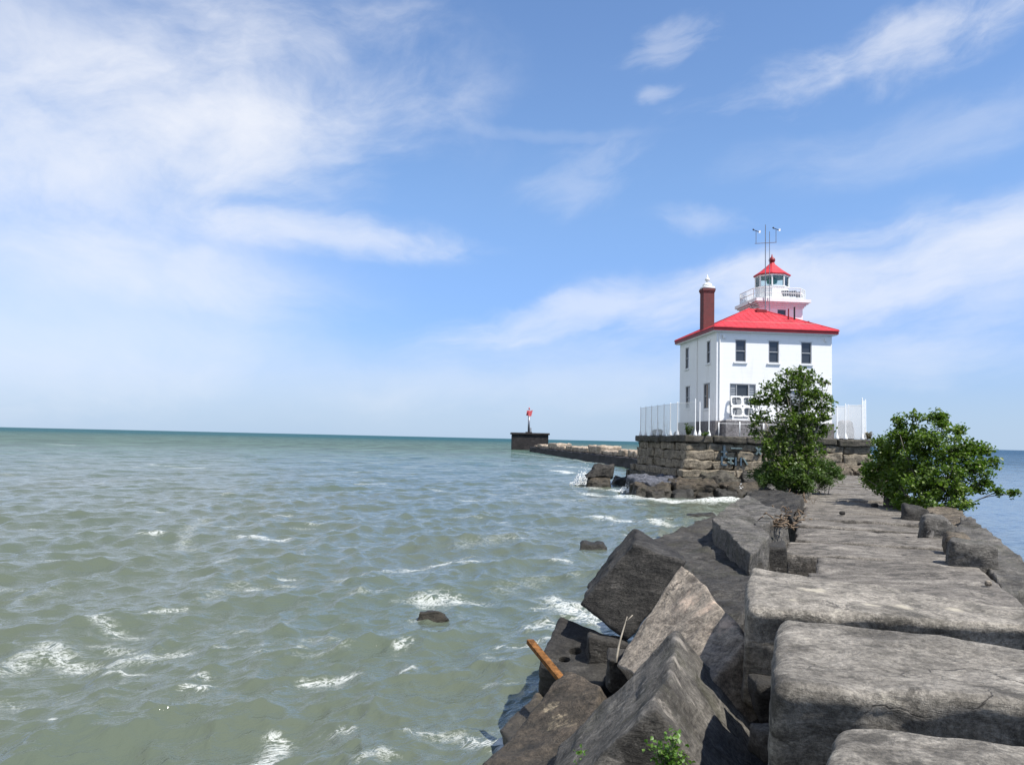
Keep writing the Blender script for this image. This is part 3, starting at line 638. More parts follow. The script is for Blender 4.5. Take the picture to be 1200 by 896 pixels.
def build_right_edge():
    G = 'broken stones along the harbour edge of the walkway'
    kw = dict(cat='boulder', name='boulder', group=G)
    def lump(px, py, w, h, mat, lab, z0=1.95, dep=None, lean=0):
        b = Zp(px, py, z0); wv = w/2; dp = (dep or w)*.5
        T = [b+RGT*(-wv*.8+lean)+FWD*dp+Vector((0, 0, h)), b+RGT*(wv*.7+lean)+FWD*dp*.8+Vector((0, 0, h*.92)), b+RGT*(wv+lean)-FWD*dp*.7+Vector((0, 0, h*.75)), b+RGT*(-wv*.8+lean)-FWD*dp*.8+Vector((0, 0, h*.9))]
        Bt = [b-RGT*wv+FWD*dp-Vector((0, 0, .2)), b+RGT*wv+FWD*dp-Vector((0, 0, .2)), b+RGT*wv*1.1-FWD*dp-Vector((0, 0, .2)), b-RGT*wv*1.1-FWD*dp-Vector((0, 0, .2))]
        rock(T+Bt, mat, lab, res=.06, rnd=.12, rough=.08, **kw)
    lump(1137, 664, .80, .52, 'grey', 'rounded grey boulder standing on the walkway edge, nearest of the broken stones', dep=.7)
    lump(1096, 634, .66, .62, 'grey', 'upright squared stone at the walkway edge under the bush', dep=.8)
    lump(1120, 652, .5, .42, 'brown', 'low mossy stone between the upright stone and the rounded boulder', dep=.6)
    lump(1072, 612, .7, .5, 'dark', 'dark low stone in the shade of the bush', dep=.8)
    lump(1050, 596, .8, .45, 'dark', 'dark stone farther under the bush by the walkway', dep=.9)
    slab([U(1116, 617, 19.3), U(1136, 604, 21.3), U(1225, 672, 13.8), U(1185, 700, 11.9)], 1.0, 'grey', 'long grey brown slab outside the rounded boulder, sloping to the harbour', res=.09, rnd=.09, rough=.09, **kw)
    slab([U(1085, 596, 24), U(1112, 590, 26), U(1136, 606, 21.5), U(1117, 619, 19.6)], .9, 'brown', 'brown slab beyond the long one, beneath the hanging branches', res=.1, rnd=.09, rough=.09, **kw)
    for i, s in enumerate((27, 31, 35, 39, 43, 47, 51, 55, 59)):
        T = [BW(2.8, s+1.8, 2.0), BW(4.8, s+1.7, 1.3), BW(4.9, s-1.7, 1.2), BW(2.8, s-1.8, 2.0)]
        slab(T, 1.2, 'brown', 'brown harbour-side block hidden mostly behind the bush', res=.25, rnd=.1, rough=.1, **kw)
    for s in (1.5, 4.9, 8.2, 11.6, 14.8, 18.2, 21.5, 24.6):
        T = [BW(3.0, s+1.5, 1.85), BW(5.6, s+1.45, .75+.12*math.sin(s*3)), BW(5.7, s-1.45, .7), BW(3.0, s-1.5, 1.75+.1*math.sin(s*5))]
        slab(T, 1.2, 'brown', 'brown slope block by the near harbour edge', res=.2, rnd=.1, rough=.1, **kw)
build_right_edge()

# ================================================================== LIGHTHOUSE PIER
PT = 4.55      # top of the pier
U0, U1, V0, V1 = -3.6, 11.9, -3.0, 12.2
def stone_course(z0, z1, inset, step, seed, rough=.07):
    """a ring of big stones, one mesh"""
    rng = random.Random(seed); vs = []; fs = []
    def add(u0, u1, v0, v1):
        nonlocal vs, fs
        j = lambda a=.05: rng.uniform(-a, a)
        C = [Vector((u0+j(), v1+j(), z1+j(.03))), Vector((u1+j(), v1+j(), z1+j(.03))), Vector((u1+j(), v0+j(.09), z1+j(.07))), Vector((u0+j(), v0+j(.09), z1+j(.07)))]
        oo = Vector((j(.07), j(.07), 0)); C = [c+oo for c in C]
        C += [c-Vector((0, 0, z1-z0)) for c in C]
        W, F = block_geo(C, res=.22, rnd=.05, rough=rough*1.15, seed=rng.uniform(0, 40), maxn=30)
        k = len(vs); vs += [tuple(w) for w in W]; fs += [tuple(i+k for i in f) for f in F]
    a0, a1, b0, b1 = U0-inset, U1+inset, V0-inset, V1+inset
    for (x0, x1, fixed, horiz) in ((a0, a1, b0, True), (a0, a1, b1-1.2, True), (b0+1.2, b1-1.2, a0, False), (b0+1.2, b1-1.2, a1-1.2, False)):
        p = x0
        while p < x1-.3:
            q = min(x1, p+rng.uniform(.75, 1.25)*step)
            if x1-q < .7: q = x1
            if horiz: add(p, q-.02, fixed, fixed+1.2)
            else: add(fixed, fixed+1.2, p, q-.02)
            p = q
    return vs, fs
def build_pier():
    root = empty('stone_pier', LH(0, 0, 0), LH_A, label='square stone pier of rough tan courses carrying the lighthouse', cat='pier')
    mb = MB().box(U0+.5, U1-.5, V0+.5, V1-.5, -1, PT-.06); mb.build('pier_core', M['pier_dark'], root)
    # deck pavement between the kerb stones
    MB().box(U0+.9, U1-.9, V0+.9, V1-.9, PT-.055, PT-.012).build('deck', M['found'], root)
    for i, (z0, z1, ins, st, mt, rg) in enumerate(((4.03, PT, .02, 2.6, 'pier_dark', .05), (3.42, 4.01, -.22, 1.9, 'pier', .10), (2.66, 3.40, -.12, 2.3, 'pier', .10), (1.95, 2.64, -.02, 2.0, 'pier', .11), (1.35, 1.94, .35, 2.2, 'pier', .09), (-.8, 1.33, .75, 2.4, 'pier_dark', .1))):
        vs, fs = stone_course(z0, z1, ins, st, i+3, rg); link_mesh('cap_course' if i == 0 else 'stone_course', vs, fs, M[mt], root, True)
    # spray paint on the front: two rows of letter-like strokes
    V = V0-.02
    def strokes(lst, mat, nm):
        for (u0, z0, u1, z1, w) in lst:
            m = MB()
            d = Vector((u1-u0, 0, z1-z0)); n = Vector((-d.z, 0, d.x)).normalized()*w/2
            a, b = Vector((u0, V, z0)), Vector((u1, V, z1)); k = Vector((0, .25, 0))
            m.add([a-n, b-n, b+n, a+n, a-n+k, b-n+k, b+n+k, a+n+k], [(0, 1, 2, 3), (7, 6, 5, 4), (0, 4, 5, 1), (1, 5, 6, 2), (2, 6, 7, 3), (3, 7, 4, 0)])
            m.build(nm, mat, root)
    V = V0-.10
    strokes([(-.42, 3.85, -.42, 2.95, .16), (-.70, 3.35, -.2, 3.35, .12), (-.62, 3.0, -.62, 2.35, .12), (-.62, 2.35, -.2, 2.35, .12), (-.62, 2.95, -.2, 2.95, .12), (.50, 2.95, .50, 2.3, .12), (.92, 2.95, .92, 2.3, .12)], M['blue_paint'], 'graffiti')
    V = V0-.095
    strokes([(-.15, 2.85, .35, 2.85, .14), (-.15, 2.6, .35, 2.45, .12), (.1, 2.85, .1, 2.4, .12), (0.1, 3.65, 1.0, 3.65, .1), (1.1, 2.9, 1.45, 2.4, .1), (2.15, 3.75, 2.55, 3.2, .12), (2.15, 3.2, 2.5, 3.7, .12)], M['teal_paint'], 'graffiti')
build_pier()

def build_shore_rocks():
    G = 'shore rocks at the foot of the lighthouse pier'
    kw = dict(cat='rock', name='shore_rock', group=G)
    def lr(u0, u1, v0, v1, z0, z1, mat, lab, tilt=0.0, rough=.26, rnd=.12):
        z1b = z1-tilt
        C = [LH(u0, v1, z1), LH(u1, v1, z1), LH(u1-.2, v0, z1b), LH(u0+.2, v0, z1b), LH(u0-.2, v1, z0), LH(u1+.2, v1, z0), LH(u1, v0-.4, z0), LH(u0, v0-.4, z0)]
        rock(C, mat, lab, res=.16, rnd=rnd, rough=rough, maxn=40, **kw)
    lr(-7.6, -3.9, -4.6, -.8, -.5, 1.35, 'slate', 'flat slate-grey slab left of the pier corner', .35)
    lr(-8.2, -5.3, -6.2, -4.2, -.5, .95, 'ledge', 'low brown rock in front of the flat slate slab, washed by foam', .3)
    lr(-5.2, -1.6, -6.0, -3.6, -.5, 1.30, 'ledge', 'brown ledge rock at the left end of the pier front', .35)
    lr(-1.5, 1.7, -6.3, -3.7, -.5, 1.15, 'ledge', 'brown ledge rock in the middle of the pier front', .3)
    lr(1.9, 4.6, -5.6, -3.5, -.5, 1.35, 'dark', 'black ledge rock beside the water, right of the middle ledge', .3)
    lr(-2.4, .4, -4.4, -3.4, .2, 1.95, 'pier_dark', 'fallen grey stone lying against the pier foot', .5)
    lr(.8, 3.1, -4.3, -3.4, .2, 1.85, 'dark', 'dark fallen stone against the pier foot below the paint', .5)
    lr(4.2, 7.2, -6.6, -3.5, -.5, 1.5, 'dark', 'dark rock where the walkway meets the pier, behind the tree', .4)
    lr(7.6, 9.3, -5.2, -3.4, .6, 2.7, 'brown', 'tan stone stepping up from the walkway to the pier', .6)
    lr(9.4, 12.0, -5.0, -3.3, -.3, 2.5, 'brown', 'tan stone at the right foot of the pier behind the bush', .6)
    rg = random.Random(21)
    for i, (u, v, s_, h) in enumerate(((-6.9, -6.6, .6, .6), (-4.9, -6.5, .7, .75), (-3.0, -6.7, .5, .5), (-1.5, -6.5, .7, .85), (.3, -6.9, .5, .5), (1.9, -6.5, .7, .8), (3.2, -6.3, .6, .7), (-3.6, -4.4, .6, 1.4))):
        lr(u-s_*rg.uniform(.9, 1.4), u+s_*rg.uniform(.9, 1.4), v-s_*.6, v+s_*.7, -.5, h*.8, rg.choice(['dark', 'dark', 'ledge']), 'small dark wet rock among the ledge rocks at the pier foot', .3, .2, .15)
    # the two stones off the corner
    c = U(699, 562, 72.5); c.z = 0
    def free(dx, dy, w, d, z0, z1, mat, lab, sk=0.2):
        p = c+Vector((dx, dy, 0))
        C = [p+Vector((-w*.6+sk, d, z1)), p+Vector((w*.9+sk, d, z1*.98+z0*.02)), p+Vector((w*.8+sk, -d*.6, z1-.25)), p+Vector((-w*.8+sk, -d*.6, z1-.35)), p+Vector((-w, d, z0)), p+Vector((w, d, z0)), p+Vector((w, -d, z0)), p+Vector((-w, -d, z0))]
        rock(C, mat, lab, res=.13, rnd=.18, rough=.17, maxn=40, **kw)
    free(.0, 0, 1.15, .9, -.6, 1.05, 'ledge', 'brown rock off the pier corner, awash with spray')
    free(.25, .5, 1.2, .7, .75, 1.95, 'dark', 'dark slab lying on the brown rock off the pier corner', .45)
    free(2.2, 2.2, .8, .7, -.5, .9, 'dark', 'dark low rock between the stacked rocks and the slate slab')
    GB = 'rocks awash in the lake'
    def awash(px, py, w, d, h, mat, lab, sq=.6):
        p = Zp(px, py, 0); p.z = 0
        C = [p+Vector((-w*sq, d*sq, h)), p+Vector((w*sq, d*sq, h)), p+Vector((w*.7, -d*.5, h*.8)), p+Vector((-w*.6, -d*.5, h*.7)), p+Vector((-w, d, -.7)), p+Vector((w, d, -.7)), p+Vector((w, -d, -.7)), p+Vector((-w, -d, -.7))]
        rock(C, mat, lab, cat='rock', name='lake_rock', group=GB, res=.06, rnd=.15, rough=.12)
    awash(508, 722, .50, .30, .10, 'ledge', 'lone brown rock breaking the water, with foam behind it', .5)
    awash(694, 643, .75, .45, .22, 'dark', 'flat dark rock awash left of the notched block')
    awash(822, 606, 1.1, .6, .28, 'dark', 'low dark rock awash beyond the sloping slabs')
M['slate'] = stone('slate_blue_rock', (.05, .055, .065), (.095, .10, .12), (.15, .155, .175), spots=.3)
build_shore_rocks()

# ================================================================== LIGHTHOUSE
def wall_panel(mb, p0, ud, nd, W, z0, z1, holes, dep=.22):
    """wall face from p0 along ud; nd points outwards; holes (u0, u1, z0, z1) with reveals going in"""
    us = sorted({0, W, *[h[0] for h in holes], *[h[1] for h in holes]}); zs = sorted({z0, z1, *[h[2] for h in holes], *[h[3] for h in holes]})
    P = lambda u, z, d=0: Vector(p0)+Vector(ud)*u-Vector(nd)*d+Vector((0, 0, z))
    fl = Vector(ud).cross(Vector((0, 0, 1))).dot(Vector(nd)) < 0
    def q(a, b, c, d): mb.add([a, b, c, d], [(3, 2, 1, 0) if fl else (0, 1, 2, 3)])
    for a, b in zip(us[:-1], us[1:]):
        for c, d in zip(zs[:-1], zs[1:]):
            mu, mz = (a+b)/2, (c+d)/2
            if any(h[0] < mu < h[1] and h[2] < mz < h[3] for h in holes): continue
            q(P(a, c), P(b, c), P(b, d), P(a, d))
    for (a, b, c, d) in holes:
        q(P(a, c), P(b, c), P(b, c, dep), P(a, c, dep)); q(P(a, d, dep), P(b, d, dep), P(b, d), P(a, d))
        q(P(a, c, dep), P(a, d, dep), P(a, d), P(a, c)); q(P(b, c), P(b, d), P(b, d, dep), P(b, c, dep))

def build_lighthouse():
    W, D, Z0, Z1 = 9.9, 10.0, 5.85, 13.25
    root = empty('lighthouse', LH(0, 0, PT), LH_A, label='white two storey lighthouse with red hipped roof and a lantern tower', cat='lighthouse')
    k = -PT
    def part(mb, name, mat, parent=root, smooth=False):
        V = [(x, y, z+k) for x, y, z in mb.v]; return link_mesh(name, V, mb.f, M[mat] if isinstance(mat, str) else mat, parent, smooth)
    part(MB().box(-.12, W+.12, -.12, D+.12, PT, Z0, .03), 'foundation', 'found')
    fw = [(1.58, 2.50, 10.72, 12.55), (4.42, 5.32, 10.72, 12.55), (7.22, 8.14, 10.72, 12.55), (1.12, 3.35, 6.15, 8.93), (6.3, 7.4, 5.95, 8.5)]
    lw = [(7.35, 8.35, 10.72, 12.65), (1.55, 2.45, 10.72, 12.6), (6.95, 8.2, 7.1, 9.1), (1.6, 3.2, 6.9, 9.05)]
    mb = MB()
    wall_panel(mb, (0, 0, 0), (1, 0, 0), (0, -1, 0), W, Z0, Z1, fw)
    wall_panel(mb, (0, 0, 0), (0, 1, 0), (-1, 0, 0), D, Z0, Z1, lw)
    wall_panel(mb, (W, 0, 0), (0, 1, 0), (1, 0, 0), D, Z0, Z1, lw[:3])
    wall_panel(mb, (0, D, 0), (1, 0, 0), (0, 1, 0), W, Z0, Z1, fw[:3])
    mb.box(.25, W-.25, .25, D-.25, Z0, Z1-.05)
    part(mb, 'wall', 'white')
    # windows: frame > pane, sill
    def window(face, a, b, c, d, dep=.13, sash=True, frame='frame', sill=True):
        def m(u, n, z):      # wall coordinates -> local: n metres outwards
            return {'f': (u, -n, z), 'l': (-n, u, z), 'r': (W+n, u, z), 'b': (u, D+n, z)}[face]
        def bx(mb, u0, u1, n0, n1, z0, z1):
            p, q = m(u0, n0, z0), m(u1, n1, z1); mb.box(min(p[0], q[0]), max(p[0], q[0]), min(p[1], q[1]), max(p[1], q[1]), z0, z1)
        t = .075; f = MB()
        bx(f, a+.003, a+t, -dep, -.02, c+.003, d-.003); bx(f, b-t, b-.003, -dep, -.02, c+.003, d-.003); bx(f, a+t, b-t, -dep, -.02, d-t, d-.003); bx(f, a+t, b-t, -dep, -.02, c+.003, c+t)
        if sash: bx(f, a+t, b-t, -dep+.005, -.04, (c+d)/2-.035, (c+d)/2+.035)
        fo = part(f, 'window', frame)
        g = MB(); bx(g, a+t, b-t, -dep-.02, -dep+.02, c+t, d-t); part(g, 'pane', 'pane', fo)
        if sill:
            s = MB(); bx(s, a-.12, b+.12, -.02, .10, c-.13, c-.003); part(s, 'sill', 'trim', fo)
            l = MB(); bx(l, a-.12, b+.12, -.01, .035, d+.003, d+.16); part(l, 'lintel', 'trim', fo)
        return fo
    for h in fw[:3]: window('f', *h); window('b', *h)
    for h in lw[:2]: window('l', *h); window('r', *h)
    window('l', *lw[2], sill=True); window('r', *lw[2])
    fo = window('l', *lw[3], sill=True)
    p = MB().box(.02, .07, 2.2, 2.5, 6.98, 8.95); part(p, 'board', 'board', fo)
    p = MB().box(-.02, .02, 1.64, 2.05, 6.98, 8.95); part(p, 'shutter', 'grey_paint', fo)
    # wide ground floor opening with grey side panels
    a, b, c, d = fw[3]; f = MB(); f.box(a+.003, a+.07, .02, .18, c+.003, d-.003); f.box(b-.07, b-.003, .02, .18, c+.003, d-.003); f.box(a+.07, b-.07, .02, .18, d-.08, d-.003); f.box(1.68, 1.75, .04, .18, c, d-.08); f.box(2.70, 2.80, .01, .18, c, d-.08)
    f.box(a+.07, b-.07, .04, .18, 7.85, 7.93)
    fo = part(f, 'window', 'frame')
    part(MB().box(1.75, 2.70, .13, .17, 7.93, d-.08), 'pane', 'pane', fo)
    for (x0, x1) in ((a+.07, 1.68), (2.80, b-.07)):
        s = MB(); s.box(x0, x1, .12, .17, c, d-.08)
        for q in range(13):
            z = c+.12+q*.2; s.box(x0+.03, x1-.03, .085, .12, z, z+.11)
        part(s, 'shutter', 'grey_paint', fo)
    part(MB().box(1.75, 2.70, .13, .17, c, 7.85), 'lower_panel', 'grey_paint', fo)
    # door hidden behind the tree
    a, b, c, d = fw[4]; dr = part(MB().box(a, b, .12, .18, c, d), 'door', 'grey_paint'); part(MB().lathe(b-.15, .09, [(.0, 6.95), (.04, 6.97), (.04, 7.03), (0, 7.05)], 10), 'handle', 'black', dr)
    part(MB().box(.4, b+.25, -1.1, -.125, PT, 5.90, .03), 'step', 'found')
    # roof: eaves board + hipped planes
    e = .40; x0, x1, y0, y1 = -e, W+e, -e, D+e; zt = 13.62; ax, ay, az = W/2, D/2, 15.95
    part(MB().box(x0+.06, x1-.06, y0+.06, y1-.06, 13.17, 13.30), 'soffit', 'trim')
    part(MB().box(x0, x1, y0, y1, 13.24, 13.46, .012), 'gutter', 'dred')
    rf = MB(); 
    rf.add([(x0-.05, y0-.05, 13.47), (x1+.05, y0-.05, 13.47), (x1+.05, y1+.05, 13.47), (x0-.05, y1+.05, 13.47), (x0-.05, y0-.05, 13.56), (x1+.05, y0-.05, 13.56), (x1+.05, y1+.05, 13.56), (x0-.05, y1+.05, 13.56),
            (ax-.35, ay-.35, az), (ax+.35, ay-.35, az), (ax+.35, ay+.35, az), (ax-.35, ay+.35, az)],
           [(3, 2, 1, 0), (0, 1, 5, 4), (1, 2, 6, 5), (2, 3, 7, 6), (3, 0, 4, 7), (4, 5, 9, 8), (5, 6, 10, 9), (6, 7, 11, 10), (7, 4, 8, 11), (8, 9, 10, 11)])
    roof = part(rf, 'roof', 'red')
    rg = MB()
    for (cx, cy) in ((x0, y0), (x1, y0), (x1, y1), (x0, y1)):
        rg.tube([(cx, cy, 13.58), (ax+(.35 if cx > ax else -.35), ay+(.35 if cy > ay else -.35), az+.02)], .06, 6)
    for q in range(1, 20):        # standing seams on the four planes
        t = q/20
        for (p, r_) in (((x0+(x1-x0)*t, y0), 0), ((x0+(x1-x0)*t, y1), 1), ((x0, y0+(y1-y0)*t), 2), ((x1, y0+(y1-y0)*t), 3)):
            u = min(t, 1-t)*2*.93
            if r_ == 0: qx = (p[0], y0+(ay-.35-y0)*u)
            elif r_ == 1: qx = (p[0], y1+(ay+.35-y1)*u)
            elif r_ == 2: qx = (x0+(ax-.35-x0)*u, p[1])
            else: qx = (x1+(ax+.35-x1)*u, p[1])
            rg.tube([(p[0], p[1], 13.575), (qx[0], qx[1], 13.575+(az-13.56)*u)], .022, 4)
    part(rg, 'seam', 'red', roof)
    sg = MB(); sg.tube([(x0+1.2, y0+1.35, 14.22), (x1-1.2, y0+1.35, 14.22)], .03, 5); 
    for q in range(8): sg.box(x0+1.4+q*1.1, x0+1.44+q*1.1, y0+1.33, y0+1.37, 14.0, 14.22)
    part(sg, 'snow_guard', 'dred', roof)
    for (bx, by, bz, sx, sy, hh) in ((5.35, 4.0, 15.5, .45, .35, .45), (3.2, 3.4, 15.0, .18, .18, .4)): part(MB().box(bx-sx, bx+sx, by-sy, by+sy, bz-.4, bz+hh*.6, .02), 'roof_vent', 'dred', roof)
    part(MB().tube([(7.56, 2, 14.1), (7.56, 2, 15.8)], .075, 8), 'vent_pipe', 'black', roof)
    part(MB().tube([(7.03, 2, 14.1), (7.03, 2, 15.62)], .06, 8), 'vent_pipe', 'dred', roof)
    part(MB().tube([(8.9, 2.2, 13.9), (8.9, 2.2, 14.65)], .10, 8), 'vent_pipe', 'black', roof)
    # chimney
    ch = MB().box(-.10, .86, 3.05, 4.0, 13.5, 17.0); ch.box(-.14, .90, 3.01, 4.04, 17.0, 17.12); ch.box(-.18, .94, 2.97, 4.08, 17.12, 17.32)
    cm, N = new_mat('red_chimney_brick'); tc = N.add('ShaderNodeTexCoord').outputs['Object']
    br = N.add('ShaderNodeTexBrick'); rot = N.add('ShaderNodeVectorRotate', rotation_type='X_AXIS'); N.l.new(tc, rot.inputs[0]); rot.inputs['Angle'].default_value = -math.pi/2
    N.l.new(rot.outputs[0], br.inputs['Vector']); br.inputs['Scale'].default_value = 1; br.inputs['Brick Width'].default_value = .22; br.inputs['Row Height'].default_value = .075; br.inputs['Mortar Size'].default_value = .006
    br.inputs['Color1'].default_value = (.14, .018, .019, 1); br.inputs['Color2'].default_value = (.095, .014, .016, 1); br.inputs['Mortar'].default_value = (.16, .10, .09, 1)
    N.l.new(br.outputs[0], N.b.inputs['Base Color']); N.b.inputs['Roughness'].default_value = .8
    cho = part(ch, 'chimney', cm)
    cap = MB(); cap.box(-.12, .88, 3.03, 4.02, 17.322, 17.5, .03); cap.lathe(.38, 3.52, [(.42, 17.5), (.40, 17.72), (.22, 17.86), (.12, 17.9), (.12, 18.05), (.24, 18.1), (.16, 18.25), (.05, 18.4), (0.01, 18.62)], 12)
    part(cap, 'chimney_cap', 'trim', cho, True)
    # tower
    tu0, tu1, tv0, tv1 = 5.9, 9.88, 5.4, 9.6; cu, cv = 7.9, 7.5
    tw = MB(); wall_panel(tw, (tu0, tv0, 0), (1, 0, 0), (0, -1, 0), tu1-tu0, 13.5, 16.55, [(1.62, 2.42, 15.2, 16.12)], .15)
    wall_panel(tw, (tu0, tv0, 0), (0, 1, 0), (-1, 0, 0), tv1-tv0, 13.5, 16.55, []); wall_panel(tw, (tu1, tv0, 0), (0, 1, 0), (1, 0, 0), tv1-tv0, 13.5, 16.55, []); wall_panel(tw, (tu0, tv1, 0), (1, 0, 0), (0, 1, 0), tu1-tu0, 13.5, 16.55, [])
    tw.box(tu0+.18, tu1-.18, tv0+.18, tv1-.18, 13.6, 16.5)
    two = part(tw, 'tower', 'white')
    wf = MB(); a, b, c, d = tu0+1.62, tu0+2.42, 15.2, 16.12
    for (p, q, r_, s_) in ((a+.003, a+.06, c+.003, d-.003), (b-.06, b-.003, c+.003, d-.003), (a+.06, b-.06, c+.003, c+.06), (a+.06, b-.06, d-.06, d-.003)): wf.box(p, q, tv0+.02, tv0+.1, r_, s_)
    wfo = part(wf, 'tower_window', 'frame', two); 
    part(MB().box(a+.06, b-.06, tv0+.08, tv0+.12, c+.06, d-.06), 'pane', 'pane', wfo)
    gal = MB()
    for (o_, z0, z1) in ((.10, 16.28, 16.44), (.22, 16.44, 16.60), (.38, 16.60, 16.74), (.55, 16.74, 17.02)): gal.box(tu0-o_, tu1+o_, tv0-o_, tv1+o_, z0+.002, z1)
    go = part(gal, 'gallery', 'trim', two)
    # railing: posts, rails, balusters; chamfered corners
    hw = 2.40; ch_ = .75; zr0, zr1 = 17.02, 18.05
    ring = [(-hw+ch_, -hw), (hw-ch_, -hw), (hw, -hw+ch_), (hw, hw-ch_), (hw-ch_, hw), (-hw+ch_, hw), (-hw, hw-ch_), (-hw, -hw+ch_)]
    ring = [(cu+x, cv+y) for x, y in ring]; rail = MB()
    for i in range(8):
        (xa, ya), (xb, yb) = ring[i], ring[(i+1) % 8]; rail.tube([(xa, ya, zr0), (xa, ya, zr1+.02)], .045, 8)
        for z in (zr1, zr0+.55, zr0+.12): rail.tube([(xa, ya, z), (xb, yb, z)], .032, 6)
        n = max(2, int(math.dist((xa, ya), (xb, yb))/.16))
        for q in range(1, n): rail.tube([(xa+(xb-xa)*q/n, ya+(yb-ya)*q/n, zr0+.12), (xa+(xb-xa)*q/n, ya+(yb-ya)*q/n, zr1)], .017, 4)
    part(rail, 'railing', 'trim', go)
    # solar panels and kit leaning inside the right half of the railing
    for (x, y, w_) in ((8.35, 5.35, .34), (9.05, 5.35, .36), (9.75, 5.75, .3)):
        part(MB().add([(x-w_, y, 17.32), (x+w_, y, 17.40), (x+w_, y+.35, 17.95), (x-w_, y+.35, 17.87), (x-w_, y+.05, 17.30), (x+w_, y+.05, 17.38), (x+w_, y+.40, 17.93), (x-w_, y+.40, 17.85)], [(0, 1, 2, 3), (7, 6, 5, 4), (0, 4, 5, 1), (1, 5, 6, 2), (2, 6, 7, 3), (3, 7, 4, 0)]), 'solar_panel', 'pane', go)
    # lantern
    n8 = math.pi/8; R8 = 1.46
    part(MB().lathe(cu, cv, [(R8+.02, 17.021), (R8+.02, 18.35), (R8+.08, 18.36), (R8+.08, 18.46)], 8, n8), 'lantern_base', 'trim', two)
    lt = MB()
    for i in range(8):
        w = n8+i*math.pi/4; lt.tube([(cu+R8*math.cos(w), cv+R8*math.sin(w), 18.46), (cu+R8*math.cos(w), cv+R8*math.sin(w), 19.52)], .07, 6)
    lt.lathe(cu, cv, [(R8+.06, 19.38), (R8+.10, 19.42), (R8+.10, 19.56)], 8, n8)
    ltn = part(lt, 'lantern', 'trim', two)
    part(MB().lathe(cu, cv, [(.12, 18.46), (.12, 18.8), (.42, 18.85), (.5, 19.05), (.42, 19.28), (.15, 19.34)], 14), 'lamp', 'lens', ltn, True)
    gl = MB()
    for i in range(8):
        w0, w1 = n8+i*math.pi/4, n8+(i+1)*math.pi/4; r_ = R8-.03
        A_, B_ = (cu+r_*math.cos(w0), cv+r_*math.sin(w0)), (cu+r_*math.cos(w1), cv+r_*math.sin(w1)); gl.add([(*A_, 18.46), (*B_, 18.46), (*B_, 19.38), (*A_, 19.38)], [(0, 1, 2, 3)])
    part(gl, 'lantern_glazing', 'glass', ltn)
    lr_ = part(MB().lathe(cu, cv, [(R8+.20, 19.50), (R8+.22, 19.60), (1.05, 20.02), (.55, 20.42), (.26, 20.68), (.22, 20.82)], 8, n8), 'lantern_roof', 'red', two)
    part(MB().lathe(cu, cv, [(.16, 20.82), (.26, 20.9), (.30, 21.05), (.26, 21.2), (.16, 21.28), (.08, 21.36), (.03, 21.6)], 14), 'vent_ball', 'dred', lr_, True)
    # lights and floods under the eaves
    for (x, y) in ((.62, -.14), (9.35, -.14)):
        fl = part(MB().box(x-.12, x+.12, y, y+.137, 12.62, 12.90, .02), 'floodlight', 'trim')
    # bracket arm at the tower's left corner
    part(MB().tube([(5.9, 5.9, 16.4), (5.0, 5.5, 16.55)], .04, 6).tube([(5.5, 5.7, 16.0), (5.0, 5.5, 16.55)], .03, 6).tube([(4.85, 5.45, 16.6), (5.15, 5.55, 16.6)], .09, 8), 'bracket', 'frame', two)
    part(MB().tube([(-.04, 4.9, 5.9), (-.04, 4.9, 13.2)], .05, 8), 'downpipe', 'trim'); part(MB().tube([(.25, -.05, 5.9), (.25, -.05, 13.2)], .05, 8), 'downpipe', 'trim')
    # weather mast
    ms = MB(); ms.tube([(6.12, 4.75, 15.6), (6.12, 4.75, 23.6)], [.05, .035], 8); ms.tube([(6.5, 4.75, 15.5), (6.5, 4.75, 23.0)], .03, 8)
    for q in range(0): ms.tube([(6.12, 4.75, 16.2+q*.8), (6.5, 4.75, 16.2+q*.8)], .02, 5)
    ms.tube([(5.15, 4.75, 21.85), (7.15, 4.75, 22.05)], .03, 6); ms.tube([(5.25, 4.75, 21.86), (5.25, 4.75, 22.95)], .028, 6); ms.tube([(7.10, 4.75, 22.04), (7.10, 4.75, 23.2)], .028, 6)
    mso = part(ms, 'weather_mast', 'steel')
    for (x, z) in ((5.25, 22.95), (7.10, 23.2)):
        va = MB(); va.tube([(x-.22, 4.75, z+.12), (x+.25, 4.75, z-.02)], .035, 6); va.tube([(x-.3, 4.75, z+.2), (x-.2, 4.75, z+.1)], .07, 8); part(va, 'wind_sensor', 'black', mso)
        part(MB().add([(x+.25, 4.74, z-.15), (x+.42, 4.74, z-.1), (x+.42, 4.74, z+.12), (x+.25, 4.74, z+.07), (x+.25, 4.77, z-.15), (x+.42, 4.77, z-.1), (x+.42, 4.77, z+.12), (x+.25, 4.77, z+.07)], [(0, 1, 2, 3), (7, 6, 5, 4), (0, 4, 5, 1), (1, 5, 6, 2), (2, 6, 7, 3), (3, 7, 4, 0)]), 'tail_vane', 'trim', mso)
build_lighthouse()

